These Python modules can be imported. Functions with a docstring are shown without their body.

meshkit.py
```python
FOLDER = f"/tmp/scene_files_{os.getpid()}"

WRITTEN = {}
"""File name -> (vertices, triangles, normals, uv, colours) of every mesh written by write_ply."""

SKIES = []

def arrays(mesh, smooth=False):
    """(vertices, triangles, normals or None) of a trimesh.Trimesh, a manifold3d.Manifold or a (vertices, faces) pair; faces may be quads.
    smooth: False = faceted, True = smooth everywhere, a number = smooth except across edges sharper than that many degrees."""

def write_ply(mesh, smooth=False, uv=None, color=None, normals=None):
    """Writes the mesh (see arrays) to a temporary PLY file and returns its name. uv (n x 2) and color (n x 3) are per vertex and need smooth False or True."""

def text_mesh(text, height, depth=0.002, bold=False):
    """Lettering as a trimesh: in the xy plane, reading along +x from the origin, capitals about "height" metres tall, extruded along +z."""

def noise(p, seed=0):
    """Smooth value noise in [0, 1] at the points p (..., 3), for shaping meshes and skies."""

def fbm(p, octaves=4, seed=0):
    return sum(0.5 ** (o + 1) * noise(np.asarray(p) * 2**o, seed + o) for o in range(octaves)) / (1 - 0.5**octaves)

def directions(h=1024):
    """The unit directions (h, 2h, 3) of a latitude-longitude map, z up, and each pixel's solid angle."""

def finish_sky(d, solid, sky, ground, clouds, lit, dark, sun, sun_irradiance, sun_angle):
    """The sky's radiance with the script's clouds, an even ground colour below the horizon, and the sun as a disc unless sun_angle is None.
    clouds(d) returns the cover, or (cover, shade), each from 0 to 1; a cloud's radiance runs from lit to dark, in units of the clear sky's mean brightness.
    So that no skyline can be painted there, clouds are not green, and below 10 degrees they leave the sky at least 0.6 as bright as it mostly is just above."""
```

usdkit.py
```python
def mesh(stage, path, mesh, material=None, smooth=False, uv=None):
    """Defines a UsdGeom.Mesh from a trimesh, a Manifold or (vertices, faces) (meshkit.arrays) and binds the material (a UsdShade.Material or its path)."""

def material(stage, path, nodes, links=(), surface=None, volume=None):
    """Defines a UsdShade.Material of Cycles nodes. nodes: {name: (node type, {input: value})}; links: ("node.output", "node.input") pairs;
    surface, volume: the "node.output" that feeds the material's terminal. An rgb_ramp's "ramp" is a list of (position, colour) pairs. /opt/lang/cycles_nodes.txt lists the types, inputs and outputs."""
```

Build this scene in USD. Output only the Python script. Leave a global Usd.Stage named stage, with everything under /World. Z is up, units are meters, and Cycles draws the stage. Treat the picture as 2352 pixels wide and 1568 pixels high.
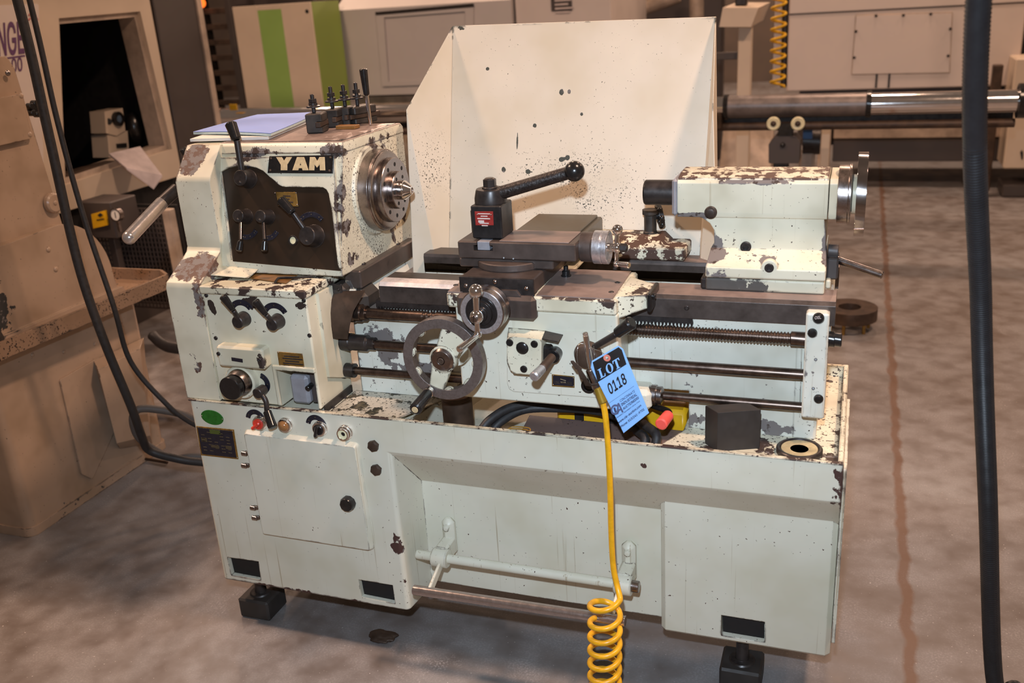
import math, random
import numpy as np, trimesh, manifold3d as m3, shapely, usdkit, meshkit
from shapely.geometry import Polygon, Point, box as sbox
from pxr import Usd, UsdGeom, UsdLux, Gf, Sdf, Vt
stage = Usd.Stage.CreateInMemory()
UsdGeom.SetStageUpAxis(stage, 'Z'); UsdGeom.SetStageMetersPerUnit(stage, 1.0)
UsdGeom.Xform.Define(stage, '/World'); UsdGeom.Scope.Define(stage, '/World/Looks')
random.seed(7)
V = lambda *a: np.array(a, float)
# ---------------------------------------------------------------- camera, lamps, flash, exposure
cam = UsdGeom.Camera.Define(stage, '/World/camera')
cam.CreateHorizontalApertureAttr(36.0); cam.CreateFocalLengthAttr(33.143)
right, up, back = V(0.94130686, 0.33215912, -0.06009756), V(-0.0616421, 0.34419607, 0.93687209), V(0.33187596, -0.87817958, 0.34446911)
CAM = V(1.68538423, -1.92154325, 1.71175353)
cam.AddTransformOp().Set(Gf.Matrix4d(*right, 0, *up, 0, *back, 0, *CAM, 1))
cam.CreateFStopAttr(3.2); cam.CreateFocusDistanceAttr(2.45); cam.CreateExposureAttr(0.0)
def aim(xf, pos, to):
    z = V(*pos) - V(*to); z /= np.linalg.norm(z); x = np.cross(V(0, 0, 1) if abs(z[2]) < .99 else V(0, 1, 0), z); x /= np.linalg.norm(x); y = np.cross(z, x)
    xf.AddTransformOp().Set(Gf.Matrix4d(*x, 0, *y, 0, *z, 0, *map(float, pos), 1))
flash = UsdLux.SphereLight.Define(stage, '/World/camera_flash'); shp = UsdLux.ShapingAPI.Apply(flash.GetPrim()); shp.CreateShapingConeAngleAttr(38.0); shp.CreateShapingConeSoftnessAttr(1.0)
flash.CreateRadiusAttr(.03); flash.CreateIntensityAttr(6200.0); flash.CreateColorAttr(Gf.Vec3f(.77, .93, 1.12))
aim(flash, (1.64, -1.93, 2.0), (1.05, .1, .93))
LAMPS = [(-2.9, -.2, 5.6), (3.5, -.2, 5.6), (-4.6, 5.8, 5.6), (-1.4, 5.8, 5.6), (1.9, 5.8, 5.6), (5.2, 5.8, 5.6)]
FAR_LAMPS = [(-5.6, 12.5, 5.2), (-1.5, 12.5, 5.2), (3.0, 12.5, 5.2)]
for i, p in enumerate(LAMPS):
    l = UsdLux.DiskLight.Define(stage, '/World/bay_lamp' + ('_%03d' % i if i else ''))
    l.CreateRadiusAttr(.28); l.CreateIntensityAttr(345.0 if p[1] < 1 else 125.0); l.CreateColorAttr(Gf.Vec3f(1.0, .66, .47)); aim(l, p, (p[0], p[1], 0))
for i, p in enumerate(FAR_LAMPS):
    l = UsdLux.SphereLight.Define(stage, '/World/far_lamp' + ('_%03d' % i if i else '')); l.CreateRadiusAttr(.25); l.CreateIntensityAttr(230.0); l.CreateColorAttr(Gf.Vec3f(1.0, .68, .50)); l.AddTranslateOp().Set(Gf.Vec3d(*p))
dome = UsdLux.DomeLight.Define(stage, '/World/hall_ambience'); dome.CreateIntensityAttr(.045); dome.CreateColorAttr(Gf.Vec3f(1.0, .72, .55))
# ---------------------------------------------------------------- mesh helpers
def A(u, v, **k):
    """The point of a surveyed plane (x=, y= or z=) seen at pixel u, v of the 2352-pixel survey picture."""
    d = right * ((u - 1176) / 2165.361) - up * ((v - 784) / 2165.361) - back; (a, val), = k.items(); i = 'xyz'.index(a); return CAM + d * (val - CAM[i]) / d[i]
def tm(v, f): return trimesh.Trimesh(np.asarray(v, float), np.asarray(f), process=False)
def man(t):
    if isinstance(t, m3.Manifold): return t
    t = t.copy(); t.merge_vertices(); return m3.Manifold(m3.Mesh(vert_properties=np.asarray(t.vertices, np.float32), tri_verts=np.asarray(t.faces, np.uint32)))
def tri(m): q = m.to_mesh(); return tm(q.vert_properties[:, :3], q.tri_verts)
def diff(a, *bs):
    a = man(a)
    for b in bs: a = a - man(b)
    return tri(a)
def union(*ms):
    a = man(ms[0])
    for b in ms[1:]: a = a + man(b)
    return tri(a)
def cat(*ms): return trimesh.util.concatenate([m for m in ms])
def hull(pts): return tri(m3.Manifold.hull_points(np.asarray(pts, float)))
def box(x0, x1, y0, y1, z0, z1, b=.003):
    lo, hi = np.minimum((x0, y0, z0), (x1, y1, z1)), np.maximum((x0, y0, z0), (x1, y1, z1)); b = min(b, *(hi - lo) * .45); P = []
    for s in np.ndindex(2, 2, 2):
        c = np.where(s, hi, lo); q = np.where(s, -b, b)
        for k in range(3): e = q.copy(); e[k] = 0; P.append(c + e)
    return hull(P)
def obox(c, ex, ey, ez, dx, dy, dz, b=.002):
    t = box(-dx / 2, dx / 2, -dy / 2, dy / 2, -dz / 2, dz / 2, b); M = np.eye(4); M[:3, 0], M[:3, 1], M[:3, 2], M[:3, 3] = ex, ey, ez, c; t.apply_transform(M); return t
def place(t, o, ex, ey, ez):
    M = np.eye(4); M[:3, 0], M[:3, 1], M[:3, 2], M[:3, 3] = ex, ey, ez, o; t = t.copy(); t.apply_transform(M)
    if np.linalg.det(M[:3, :3]) < 0: t.invert()
    return t
AX = {'x': (V(0, 1, 0), V(0, 0, 1), V(1, 0, 0)), 'y': (V(1, 0, 0), V(0, 0, 1), V(0, -1, 0)), 'z': (V(1, 0, 0), V(0, 1, 0), V(0, 0, 1))}
def poly(p): return p if hasattr(p, 'geom_type') else Polygon(p).buffer(0)
def rnd(p, r): return poly(p).buffer(-r).buffer(r, quad_segs=4) if r > 0 else poly(p)
def prism(p, axis, a, b, r=0):
    p = rnd(p, r) if r else poly(p); ex, ey, ez = AX[axis]; a, b = (-b, -a) if axis == 'y' else (a, b)
    a, b = min(a, b), max(a, b); out = []
    for g in getattr(p, 'geoms', [p]):
        t = trimesh.creation.extrude_polygon(g, b - a, engine='earcut'); out.append(place(t, ez * a, ex, ey, ez))
    return cat(*out)
def slab(p, o, ex, ey, ez, h, r=0):
    p = rnd(p, r) if r else poly(p)
    return cat(*[place(trimesh.creation.extrude_polygon(g, h, engine='earcut'), o, ex, ey, ez) for g in getattr(p, 'geoms', [p])])
def frame(d):
    d = V(*d); d /= np.linalg.norm(d); u = np.cross(d, V(0, 0, 1) if abs(d[2]) < .9 else V(1, 0, 0)); u /= np.linalg.norm(u); return u, np.cross(d, u), d
def lathe(o, d, prof, n=32):
    u, w, d = frame(d); o = V(*o); pr = list(prof)
    if pr[0][0] > 1e-6: pr.insert(0, (0, pr[0][1]))
    if pr[-1][0] > 1e-6: pr.append((0, pr[-1][1]))
    a = np.linspace(0, 2 * math.pi, n, endpoint=False); v, idx = [], []
    for r, h in pr:
        if r <= 1e-6: idx.append([len(v)] * n); v.append(o + d * h)
        else: idx.append(list(range(len(v), len(v) + n))); v += [o + d * h + r * (math.cos(t) * u + math.sin(t) * w) for t in a]
    f = []
    for A0, B0 in zip(idx[:-1], idx[1:]):
        for k in range(n):
            j = (k + 1) % n
            if A0[k] != A0[j]: f.append((A0[k], A0[j], B0[j]))
            if B0[k] != B0[j]: f.append((A0[k], B0[j], B0[k]))
    return tm(v, f)
def cyl(p0, p1, r, n=24, b=.0015, r2=None):
    d = V(*p1) - V(*p0); h = np.linalg.norm(d); r2 = r if r2 is None else r2; b = min(b, h * .3, min(r, r2) * .5)
    return lathe(p0, d, [(r - b, 0), (r, b), (r2, h - b), (r2 - b, h)], n)
def ring(o, d, r0, r1, h, n=32):
    u, w, d = frame(d); o = V(*o); a = np.linspace(0, 2 * math.pi, n, endpoint=False); prof = [(r0, 0), (r1, 0), (r1, h), (r0, h)]
    v = [o + d * hh + r * (math.cos(t) * u + math.sin(t) * w) for r, hh in prof for t in a]; f = []
    for i in range(4):
        for k in range(n):
            j = (k + 1) % n; A0, B0 = i * n, ((i + 1) % 4) * n; f += [(A0 + k, A0 + j, B0 + j), (A0 + k, B0 + j, B0 + k)]
    return tm(v, f)
def sph(c, r, s=3, sc=(1, 1, 1)): t = trimesh.creation.icosphere(s, r); t.apply_scale(sc); t.apply_translation(c); return t
def spline(pts, k=8):
    p = np.asarray(pts, float); q = np.vstack([2 * p[0] - p[1], p, 2 * p[-1] - p[-2]]); out = []
    for i in range(1, len(q) - 2):
        a, b, c, d = q[i - 1:i + 3]
        for t in np.linspace(0, 1, k, endpoint=False): out.append(.5 * (2 * b + (c - a) * t + (2 * a - 5 * b + 4 * c - d) * t * t + (3 * b - a - 3 * c + d) * t ** 3))
    return np.array(out + [p[-1]])
def tube(pts, r, n=10, k=8, smooth=True):
    p = spline(pts, k) if smooth else np.asarray(pts, float); R = np.broadcast_to(np.asarray(r, float), (len(p),)) if np.ndim(r) == 0 else np.interp(np.linspace(0, 1, len(p)), np.linspace(0, 1, len(r)), r)
    T = np.gradient(p, axis=0); T /= np.linalg.norm(T, axis=1, keepdims=True); u = frame(T[0])[0]; v, f = [], []; a = np.linspace(0, 2 * math.pi, n, endpoint=False)
    for i in range(len(p)):
        u = u - T[i] * (u @ T[i]); u /= np.linalg.norm(u); w = np.cross(T[i], u); v += [p[i] + R[i] * (math.cos(t) * u + math.sin(t) * w) for t in a]
    for i in range(len(p) - 1):
        for k_ in range(n): j = (k_ + 1) % n; f += [(i * n + k_, i * n + j, (i + 1) * n + j), (i * n + k_, (i + 1) * n + j, (i + 1) * n + k_)]
    e = len(v); v += [p[0], p[-1]]
    for k_ in range(n): j = (k_ + 1) % n; f += [(e, j, k_), (e + 1, (len(p) - 1) * n + k_, (len(p) - 1) * n + j)]
    return tm(v, f)
def hexp(r, a0=0): return Polygon([(r * math.cos(a0 + k * math.pi / 3), r * math.sin(a0 + k * math.pi / 3)) for k in range(6)])
def hexbolt(o, d, r, h, a0=.3):
    u, w, d = frame(d); return union(slab(hexp(r, a0), V(*o), u, w, d, h * .85), lathe(o, d, [(r * .8, 0), (r * .8, h * .9), (r * .6, h)], 20))
def socket(o, d, r, h):
    u, w, d = frame(d); o = V(*o); return diff(lathe(o, d, [(r, 0), (r, h - .001), (r - .001, h)], 24), slab(hexp(r * .55), o + d * h * .45, u, w, d, h))
def text(s, h, o, ex, ey, depth=.0006, width=None, bold=False, center=False):
    t = meshkit.text_mesh(s, h, depth, bold); w = t.bounds[1][0]
    if width: t.apply_scale((width / w, 1, 1)); w = width
    if center: t.apply_translation((-w / 2, -h / 2, 0))
    ex, ey = V(*ex) / np.linalg.norm(ex), V(*ey) / np.linalg.norm(ey); return place(t, V(*o), ex, ey, np.cross(ex, ey))
# ---------------------------------------------------------------- materials
LK = {}
def mat(name, nodes, links, surface='p.BSDF'):
    LK[name] = usdkit.material(stage, '/World/Looks/' + name, nodes, links, surface=surface); return LK[name]
def plain(name, col, rough=.5, metal=0.0, var=.12, scale=30, bump=.0, bev=.0015, coat=0.0, spec=.5):
    c = V(*col); n = {'g': ('geometry', {}), 'n': ('noise_texture', {'scale': scale, 'detail': 5.0, 'roughness': .6}), 'r': ('rgb_ramp', {'ramp': [(.3, tuple(c * (1 - var))), (.7, tuple(np.minimum(c * (1 + var), 1)))]}),
         'q': ('map_range', {'from_min': .3, 'from_max': .7, 'to_min': rough * .85, 'to_max': min(rough * 1.2, 1)}), 'b': ('bevel', {'radius': bev, 'samples': 4}),
         'p': ('principled_bsdf', {'metallic': metal, 'coat_weight': coat, 'specular_ior_level': spec})}
    l = [('g.position', 'n.vector'), ('n.fac', 'r.fac'), ('r.color', 'p.base_color'), ('n.fac', 'q.value'), ('q.result', 'p.roughness')]
    if bump > 0:
        n['u'] = ('bump', {'strength': bump, 'distance': .002}); l += [('n.fac', 'u.height'), ('b.normal' if False else 'b.bevel', 'u.normal'), ('u.normal', 'p.normal')]
    else: l += [('b.bevel', 'p.normal')]
    return mat(name, n, l)
def paint(name, base=(.70, .64, .47), T=.70, spots=.66, edge=1.6, zones=(), rust=(.045, .026, .02), primer=(.17, .147, .137), drip=0.0, rough=.40, grime=.25, scale=16.0, seed=0.0, bev=.004, red=.62, nick=(), nsc=130.0):
    """Old enamel: primer grey and bare dark iron show where chipped (noise, edges, named wear spots); fine black nicks; oil runs."""
    N = {'g': ('geometry', {}), 'of': ('vector_math', {'math_type': 'add', 'vector2': (seed, seed * .7, seed * 1.3)}),
         'n1': ('noise_texture', {'scale': scale, 'detail': 8.0, 'roughness': .62}), 'n2': ('noise_texture', {'scale': nsc, 'detail': 3.0, 'roughness': .5}), 'n3': ('noise_texture', {'scale': 6.0, 'detail': 3.0}), 'n4': ('noise_texture', {'scale': 45.0, 'detail': 5.0, 'roughness': .65}),
         'bv': ('bevel', {'radius': .012, 'samples': 8}), 'b2': ('bevel', {'radius': bev, 'samples': 4}), 'dt': ('vector_math', {'math_type': 'dot_product'}), 'ed': ('map_range', {'from_min': .995, 'from_max': .75, 'to_min': 0.0, 'to_max': edge * .1, 'clamp': True}),
         'w0': ('math', {'math_type': 'add'}), 'ch': ('map_range', {'from_min': T, 'from_max': T + .012, 'clamp': True}), 'kind': ('map_range', {'from_min': red - .16, 'from_max': red - .1, 'clamp': True}),
         'chc': ('mix_color', {'a': primer, 'b': rust}), 'sp': ('map_range', {'from_min': spots, 'from_max': spots + .02, 'clamp': True}), 'spd': ('map_range', {'from_min': .42, 'from_max': .55, 'clamp': True}), 'spm': ('math', {'math_type': 'multiply'}),
         'bc': ('rgb_ramp', {'ramp': [(.30, tuple(V(*base) * (1 - grime) * V(1, .98, .92))), (.55, base), (.8, tuple(np.minimum(V(*base) * 1.06, .95)))]}),
         'm1': ('mix_color', {'b': rust}), 'm2': ('mix_color', {}), 'dm': ('mapping', {'scale': (110, 110, 1.8)}), 'dn': ('noise_texture', {'scale': 1.0, 'detail': 2.0}), 'dr': ('map_range', {'from_min': .66, 'from_max': .74, 'to_max': drip, 'clamp': True}), 'm0': ('mix_color', {'b': (.24, .15, .05)}),
         'rr': ('mix_float', {'a': rough, 'b': .62}), 'hh': ('math', {'math_type': 'multiply_add', 'value2': -1.0, 'value3': 1.0}), 'bp': ('bump', {'strength': .35, 'distance': .0006}), 'p': ('principled_bsdf', {})}
    K = [('g.position', 'of.vector1')] + [('of.vector', f'{k}.vector') for k in ('n1', 'n2', 'n3', 'n4')] + [('bv.bevel', 'dt.vector1'), ('g.true_normal', 'dt.vector2'), ('dt.value', 'ed.value'), ('n1.fac', 'w0.value1'), ('ed.result', 'w0.value2')]
    last, nl = 'w0.value', 'n2.fac'
    for i, (c, r, s) in enumerate(nick):
        N |= {f'ks{i}': ('vector_math', {'math_type': 'subtract', 'vector2': c}), f'km{i}': ('vector_math', {'math_type': 'multiply', 'vector2': tuple(1 / x for x in r)}), f'kl{i}': ('vector_math', {'math_type': 'length'}), f'kr{i}': ('map_range', {'from_min': 1.0, 'from_max': .35, 'to_max': s, 'clamp': True}), f'ka{i}': ('math', {'math_type': 'add'})}
        K += [('g.position', f'ks{i}.vector1'), (f'ks{i}.vector', f'km{i}.vector1'), (f'km{i}.vector', f'kl{i}.vector1'), (f'kl{i}.value', f'kr{i}.value'), (nl, f'ka{i}.value1'), (f'kr{i}.result', f'ka{i}.value2')]; nl = f'ka{i}.value'
    for i, (c, r, s) in enumerate(zones):
        r = (r, r, r) if np.ndim(r) == 0 else r
        N |= {f'zs{i}': ('vector_math', {'math_type': 'subtract', 'vector2': c}), f'zm{i}': ('vector_math', {'math_type': 'multiply', 'vector2': tuple(1 / x for x in r)}), f'zl{i}': ('vector_math', {'math_type': 'length'}), f'zr{i}': ('map_range', {'from_min': 1.0, 'from_max': .35, 'to_max': s, 'clamp': True}), f'za{i}': ('math', {'math_type': 'add'})}
        K += [('g.position', f'zs{i}.vector1'), (f'zs{i}.vector', f'zm{i}.vector1'), (f'zm{i}.vector', f'zl{i}.vector1'), (f'zl{i}.value', f'zr{i}.value'), (last, f'za{i}.value1'), (f'zr{i}.result', f'za{i}.value2')]; last = f'za{i}.value'
    K += [(last, 'ch.value'), (nl, 'sp.value'), ('n4.fac', 'kind.value'), ('kind.result', 'chc.fac'), ('n3.fac', 'spd.value'), ('sp.result', 'spm.value1'), ('spd.result', 'spm.value2'), ('n3.fac', 'bc.fac'),
          ('of.vector', 'dm.vector'), ('dm.vector', 'dn.vector'), ('dn.fac', 'dr.value'), ('bc.color', 'm0.a'), ('dr.result', 'm0.fac'), ('m0.result', 'm1.a'), ('spm.value', 'm1.fac'), ('m1.result', 'm2.a'), ('chc.result', 'm2.b'), ('ch.result', 'm2.fac'), ('m2.result', 'p.base_color'),
          ('ch.result', 'rr.fac'), ('rr.result', 'p.roughness'), ('ch.result', 'hh.value1'), ('hh.value', 'bp.height'), ('b2.bevel', 'bp.normal'), ('bp.normal', 'p.normal')]
    return mat(name, N, K)
# paints and metals
CREAM = (.70, .655, .505)
M_base = paint('cream_enamel_cabinet', (.66, .635, .52), T=.735, spots=.70, edge=2.4, drip=.5, zones=[((.595, -.0, .36), (.035, .03, .05), .235), ((.60, 0, .22), (.035, .04, .06), .25), ((1.69, 0, .66), (.03, .05, .09), .24), ((1.265, 0, .672), .016, .3), ((.3, 0, .727), (.5, .02, .006), .2), ((1.2, 0, .727), (.5, .02, .008), .22), ((.3, 0, .152), (.4, .03, .01), .2)], red=.50, grime=.10, rust=(.060, .026, .020))
M_head = paint('cream_enamel_headstock', CREAM, T=.70, spots=.665, edge=2.1, nsc=190.0, zones=[((.455, .16, 1.22), (.03, .06, .16), .22), ((.465, .45, 1.15), (.03, .13, .12), .2), ((.465, .40, 1.36), (.03, .2, .05), .17), ((.20, .2, 1.37), (.12, .05, .03), .2), ((.43, .2, 1.36), (.06, .05, .03), .24), ((.14, .18, 1.345), (.06, .05, .025), .2), ((.465, .2, 1.10), (.03, .1, .04), .2)], seed=3.1, nick=[((.47, .34, 1.2), (.05, .35, .3), .10)])
M_gear = paint('cream_enamel_gear_cover', CREAM, T=.70, spots=.70, zones=[((.045, .07, 1.085), (.10, .085, .055), .34), ((.02, .16, 1.355), (.075, .08, .07), .34), ((.085, .008, 1.0), (.025, .03, .12), .16), ((.045, .008, .83), (.04, .05, .06), .2), ((.09, .1, 1.22), (.03, .05, .1), .12)], red=.635, seed=1.0, rust=(.11, .058, .042))
M_box = paint('cream_enamel_gearbox', CREAM, T=.74, spots=.69, edge=1.9, zones=[((.24, .01, 1.015), (.06, .03, .03), .28), ((.125, .01, .995), (.02, .03, .05), .34), ((.39, .01, 1.01), (.03, .03, .02), .28), ((.12, -.02, .90), (.02, .04, .03), .3), ((.27, -.02, .87), (.02, .03, .04), .25)], red=.40, seed=5.2, rust=(.030, .018, .014))
M_lid = paint('worn_enamel_gearbox_lid', CREAM, T=.53, spots=.6, red=.30, seed=8.2, rust=(.042, .024, .019), scale=24)
M_bed = paint('cream_enamel_bed', (.70, .69, .60), T=.645, spots=.67, drip=.35, zones=[((.5, .175, .80), (.10, .05, .12), .10), ((.66, .17, .79), (.12, .05, .05), .24), ((.53, .17, .9), (.08, .06, .10), .2), ((1.45, .17, .715), (.2, .05, .03), .22)], red=.74, seed=2.2)
M_pan = paint('worn_enamel_chip_pan', CREAM, T=.60, spots=.6, red=.55, zones=[((1.6, .1, .69), (.35, .3, .05), .07)], seed=6.0)
M_apron = paint('cream_enamel_apron', (.68, .66, .55), T=.745, spots=.69, grime=.12, drip=.3, zones=[((1.19, .06, .78), (.05, .04, .03), .1)], seed=7.4, red=.5)
M_saddle = paint('cream_enamel_saddle', CREAM, T=.66, spots=.63, edge=2.0, red=.42, seed=9.1, scale=30, zones=[((.79, .06, 1.035), (.035, .03, .03), .2), ((1.175, .06, 1.04), (.03, .03, .02), .26), ((1.235, .13, 1.055), (.05, .08, .012), .26), ((1.08, .065, 1.048), (.12, .02, .01), .22)])
M_tail = paint('cream_enamel_tailstock', CREAM, T=.715, spots=.68, drip=.25, zones=[((1.385, .25, 1.13), (.03, .06, .05), .34), ((1.635, .27, 1.13), (.02, .06, .07), .3), ((1.5, .235, 1.107), (.2, .05, .026), .19), ((1.32, .26, 1.2), (.10, .05, .014), .3), ((1.42, .2, 1.08), (.09, .03, .025), .2), ((1.45, .26, 1.283), (.2, .02, .012), .2)], red=.72, seed=4.4)
M_tailtop = paint('worn_enamel_tailstock_top', CREAM, T=.50, spots=.6, red=.3, rust=(.075, .038, .026), seed=2.9, scale=30)
GZ = [(0.9095, 0.4381), (0.9307, 0.4399), (0.9153, 0.3792), (0.9157, 0.2559), (0.9319, 0.2607), (0.7769, 0.4021), (0.7837, 0.2998), (0.6154, 0.3502), (0.8339, 0.3496), (0.9688, 0.3782), (0.7452, 0.2272), (0.8185, 0.2224), (0.689, 0.5087), (1.316, 0.611), (0.5876, 0.6233), (0.9032, 0.6224)]
GR = [(.011, .014, .34), (.011, .014, .34), (.008, .05, .17), (.012, .011, .34), (.012, .011, .34), (.004, .035, .33), (.004, .05, .33), (.0045, .04, .33), (.011, .011, .38), (.010, .010, .38), (.010, .011, .38), (.018, .013, .36), (.008, .008, .34), (.045, .012, .30), (.05, .014, .24), (.2, .006, .16)]
M_guard = paint('cream_enamel_splash_guard', (.68, .59, .465), T=.775, spots=.705, zones=[((float(a), float(.53 + s_ * .2557), float(1.028 + s_ * .9668)), (r1, .2, r2), st) for (a, s_), (r1, r2, st) in zip(GZ, GR)], rust=(.05, .052, .04), grime=.08, seed=5.5, red=.55, nsc=210.0, nick=[((.95, .59, 1.20), (.25, .3, .14), .13), ((.55, .55, 1.2), (.05, .2, .25), .10)])
M_oldcream = paint('tan_cream_enamel_old_machine', (.40, .285, .20), T=.725, spots=.70, zones=[((-1.0, .27, .85), (.1, .16, .2), .36), ((-1.0, .6, .02), (.1, .5, .06), .13), ((-1.0, .33, 1.0), (.1, .06, .08), .1)], rust=(.03, .03, .03), rough=.28, seed=7.7, red=.5)
M_oldtray = paint('tan_enamel_oily_tray', (.24, .155, .10), T=.66, spots=.6, rough=.3, seed=3.3, red=.4, rust=(.03, .02, .015))
M_cnc = plain('beige_machine_enamel', (.58, .47, .36), .42, var=.05, scale=4)
M_white = plain('warm_white_machine_enamel', (.62, .54, .49), .45, var=.03, scale=3)
M_white2 = plain('grey_white_machine_enamel', (.52, .475, .45), .45, var=.03, scale=3)
M_grime = plain('rust_streaked_beige_enamel', (.42, .33, .26), .5, var=.35, scale=6)
M_green = plain('lime_green_enamel', (.26, .42, .10), .45, var=.05, scale=4)
M_dgreen = plain('dark_olive_green_enamel', (.20, .27, .05), .45, var=.05, scale=4)
M_tan = plain('tan_enamel', (.62, .50, .38), .45, var=.05, scale=4)
M_dgrey = plain('dark_grey_enamel', (.060, .048, .044), .5, var=.08, scale=6)
M_way = plain('worn_way_steel', (.085, .068, .060), .38, .5, var=.3, scale=22)
M_waybright = plain('way_steel_painted_highlight', (.85, .74, .68), .28, .35, var=.08, scale=60)  # pale diffuse colour paints the lamp highlight on the way
M_top = plain('oily_brown_steel', (.085, .064, .055), .40, .4, var=.3, scale=18)
M_wornsheen = plain('worn_iron_painted_sheen', (.25, .185, .16), .45, .25, var=.25, scale=14)  # lighter than the sides: overhead reflection on top faces put into the colour
M_dark = plain('blackened_steel', (.034, .028, .026), .36, .35, var=.35, scale=40)
M_black = plain('black_plastic', (.012, .011, .011), .22, 0, var=.2, scale=60)
M_matt = plain('black_rubber', (.022, .020, .020), .55, 0, var=.3, scale=80)
M_chrome = plain('polished_chrome', (.80, .76, .74), .10, 1.0, var=.05, scale=30)
M_steel = plain('bright_turned_steel', (.30, .26, .245), .26, 1.0, var=.08, scale=60)
M_rod = plain('oiled_ground_rod', (.12, .085, .068), .30, .9, var=.25, scale=40)
M_rim = plain('satin_handwheel_steel', (.27, .24, .23), .34, .8, var=.10, scale=120)
M_castdark = plain('dark_cast_iron', (.042, .035, .030), .5, .3, var=.4, scale=25, bump=.3)
M_brownpl = plain('brown_anodised_panel', (.036, .021, .012), .40, .3, var=.25, scale=5)
M_brass = plain('aged_brass_plate', (.32, .19, .05), .38, .7, var=.3, scale=60)
M_bright = plain('satin_bright_steel', (.66, .62, .60), .2, .85, var=.04, scale=50)
M_brasst = plain('brass_lettering', (.66, .50, .28), .4, .15, var=.15, scale=80)
M_navy = plain('navy_printed_plate', (.011, .011, .020), .4, 0, var=.3, scale=70)
M_dimtxt = plain('faded_gold_print', (.075, .055, .028), .5, 0)
M_greenpl = plain('green_oval_enamel', (.012, .13, .012), .35, 0, var=.2, scale=70)
M_red = plain('red_plastic', (.62, .045, .025), .35)
M_coral = plain('coral_red_grip', (.85, .10, .075), .42, var=.06)
M_amber = plain('amber_lamp_lens', (.26, .12, .045), .15)
M_ivory = plain('ivory_plastic', (.72, .66, .42), .35)
M_redpl = plain('red_metal_plate', (.30, .025, .02), .4, 0, var=.15, scale=90)
M_pale = plain('pale_print', (.62, .52, .48), .5)
M_tag = plain('sky_blue_card', (.27, .52, .93), .6, var=.02)
M_ink = plain('black_print_ink', (.012, .010, .011), .5)
M_inkb = plain('navy_print_ink', (.05, .055, .12), .5)
M_eyelet = plain('salmon_eyelet', (.72, .22, .16), .5)
M_yellow = plain('yellow_air_hose', (.70, .36, .01), .30, var=.22, scale=25)
M_yelpl = plain('yellow_enamel', (.72, .40, .01), .4, var=.15, scale=12)
M_paper = plain('white_paper', (.74, .72, .66), .6, var=.04, scale=10)
M_bluepap = plain('pale_blue_folder', (.24, .36, .80), .5, var=.06, scale=6)
M_mint = plain('mint_page_edges', (.52, .62, .58), .6, var=.08, scale=80)
M_wood = plain('varnished_brown_board', (.20, .09, .022), .4, var=.35, scale=14)
M_grey = plain('grey_cast_aluminium', (.32, .32, .35), .5, .3, var=.1, scale=40)
M_graph = plain('dark_brown_block', (.030, .025, .022), .6, .1, var=.3, scale=18)
M_rustbrown = plain('rusty_brown_steel', (.060, .037, .025), .5, .3, var=.5, scale=14)
M_purple = plain('purple_lettering', (.10, .035, .12), .5)
M_redink = plain('faded_red_print', (.50, .16, .14), .5)
M_void = plain('painted_shade_black', (.006, .005, .005), .7)  # near-black colour stands in for the shade inside hollows
M_sack = plain('pinkish_white_sack', (.55, .46, .45), .7, var=.1, scale=10, bump=.3)
M_plastic = plain('silvery_plastic_bag', (.60, .52, .52), .28, .2, var=.15, scale=8)
M_dial = plain('satin_dial_silver', (.60, .60, .63), .32, .85, var=.06, scale=150)
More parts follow.
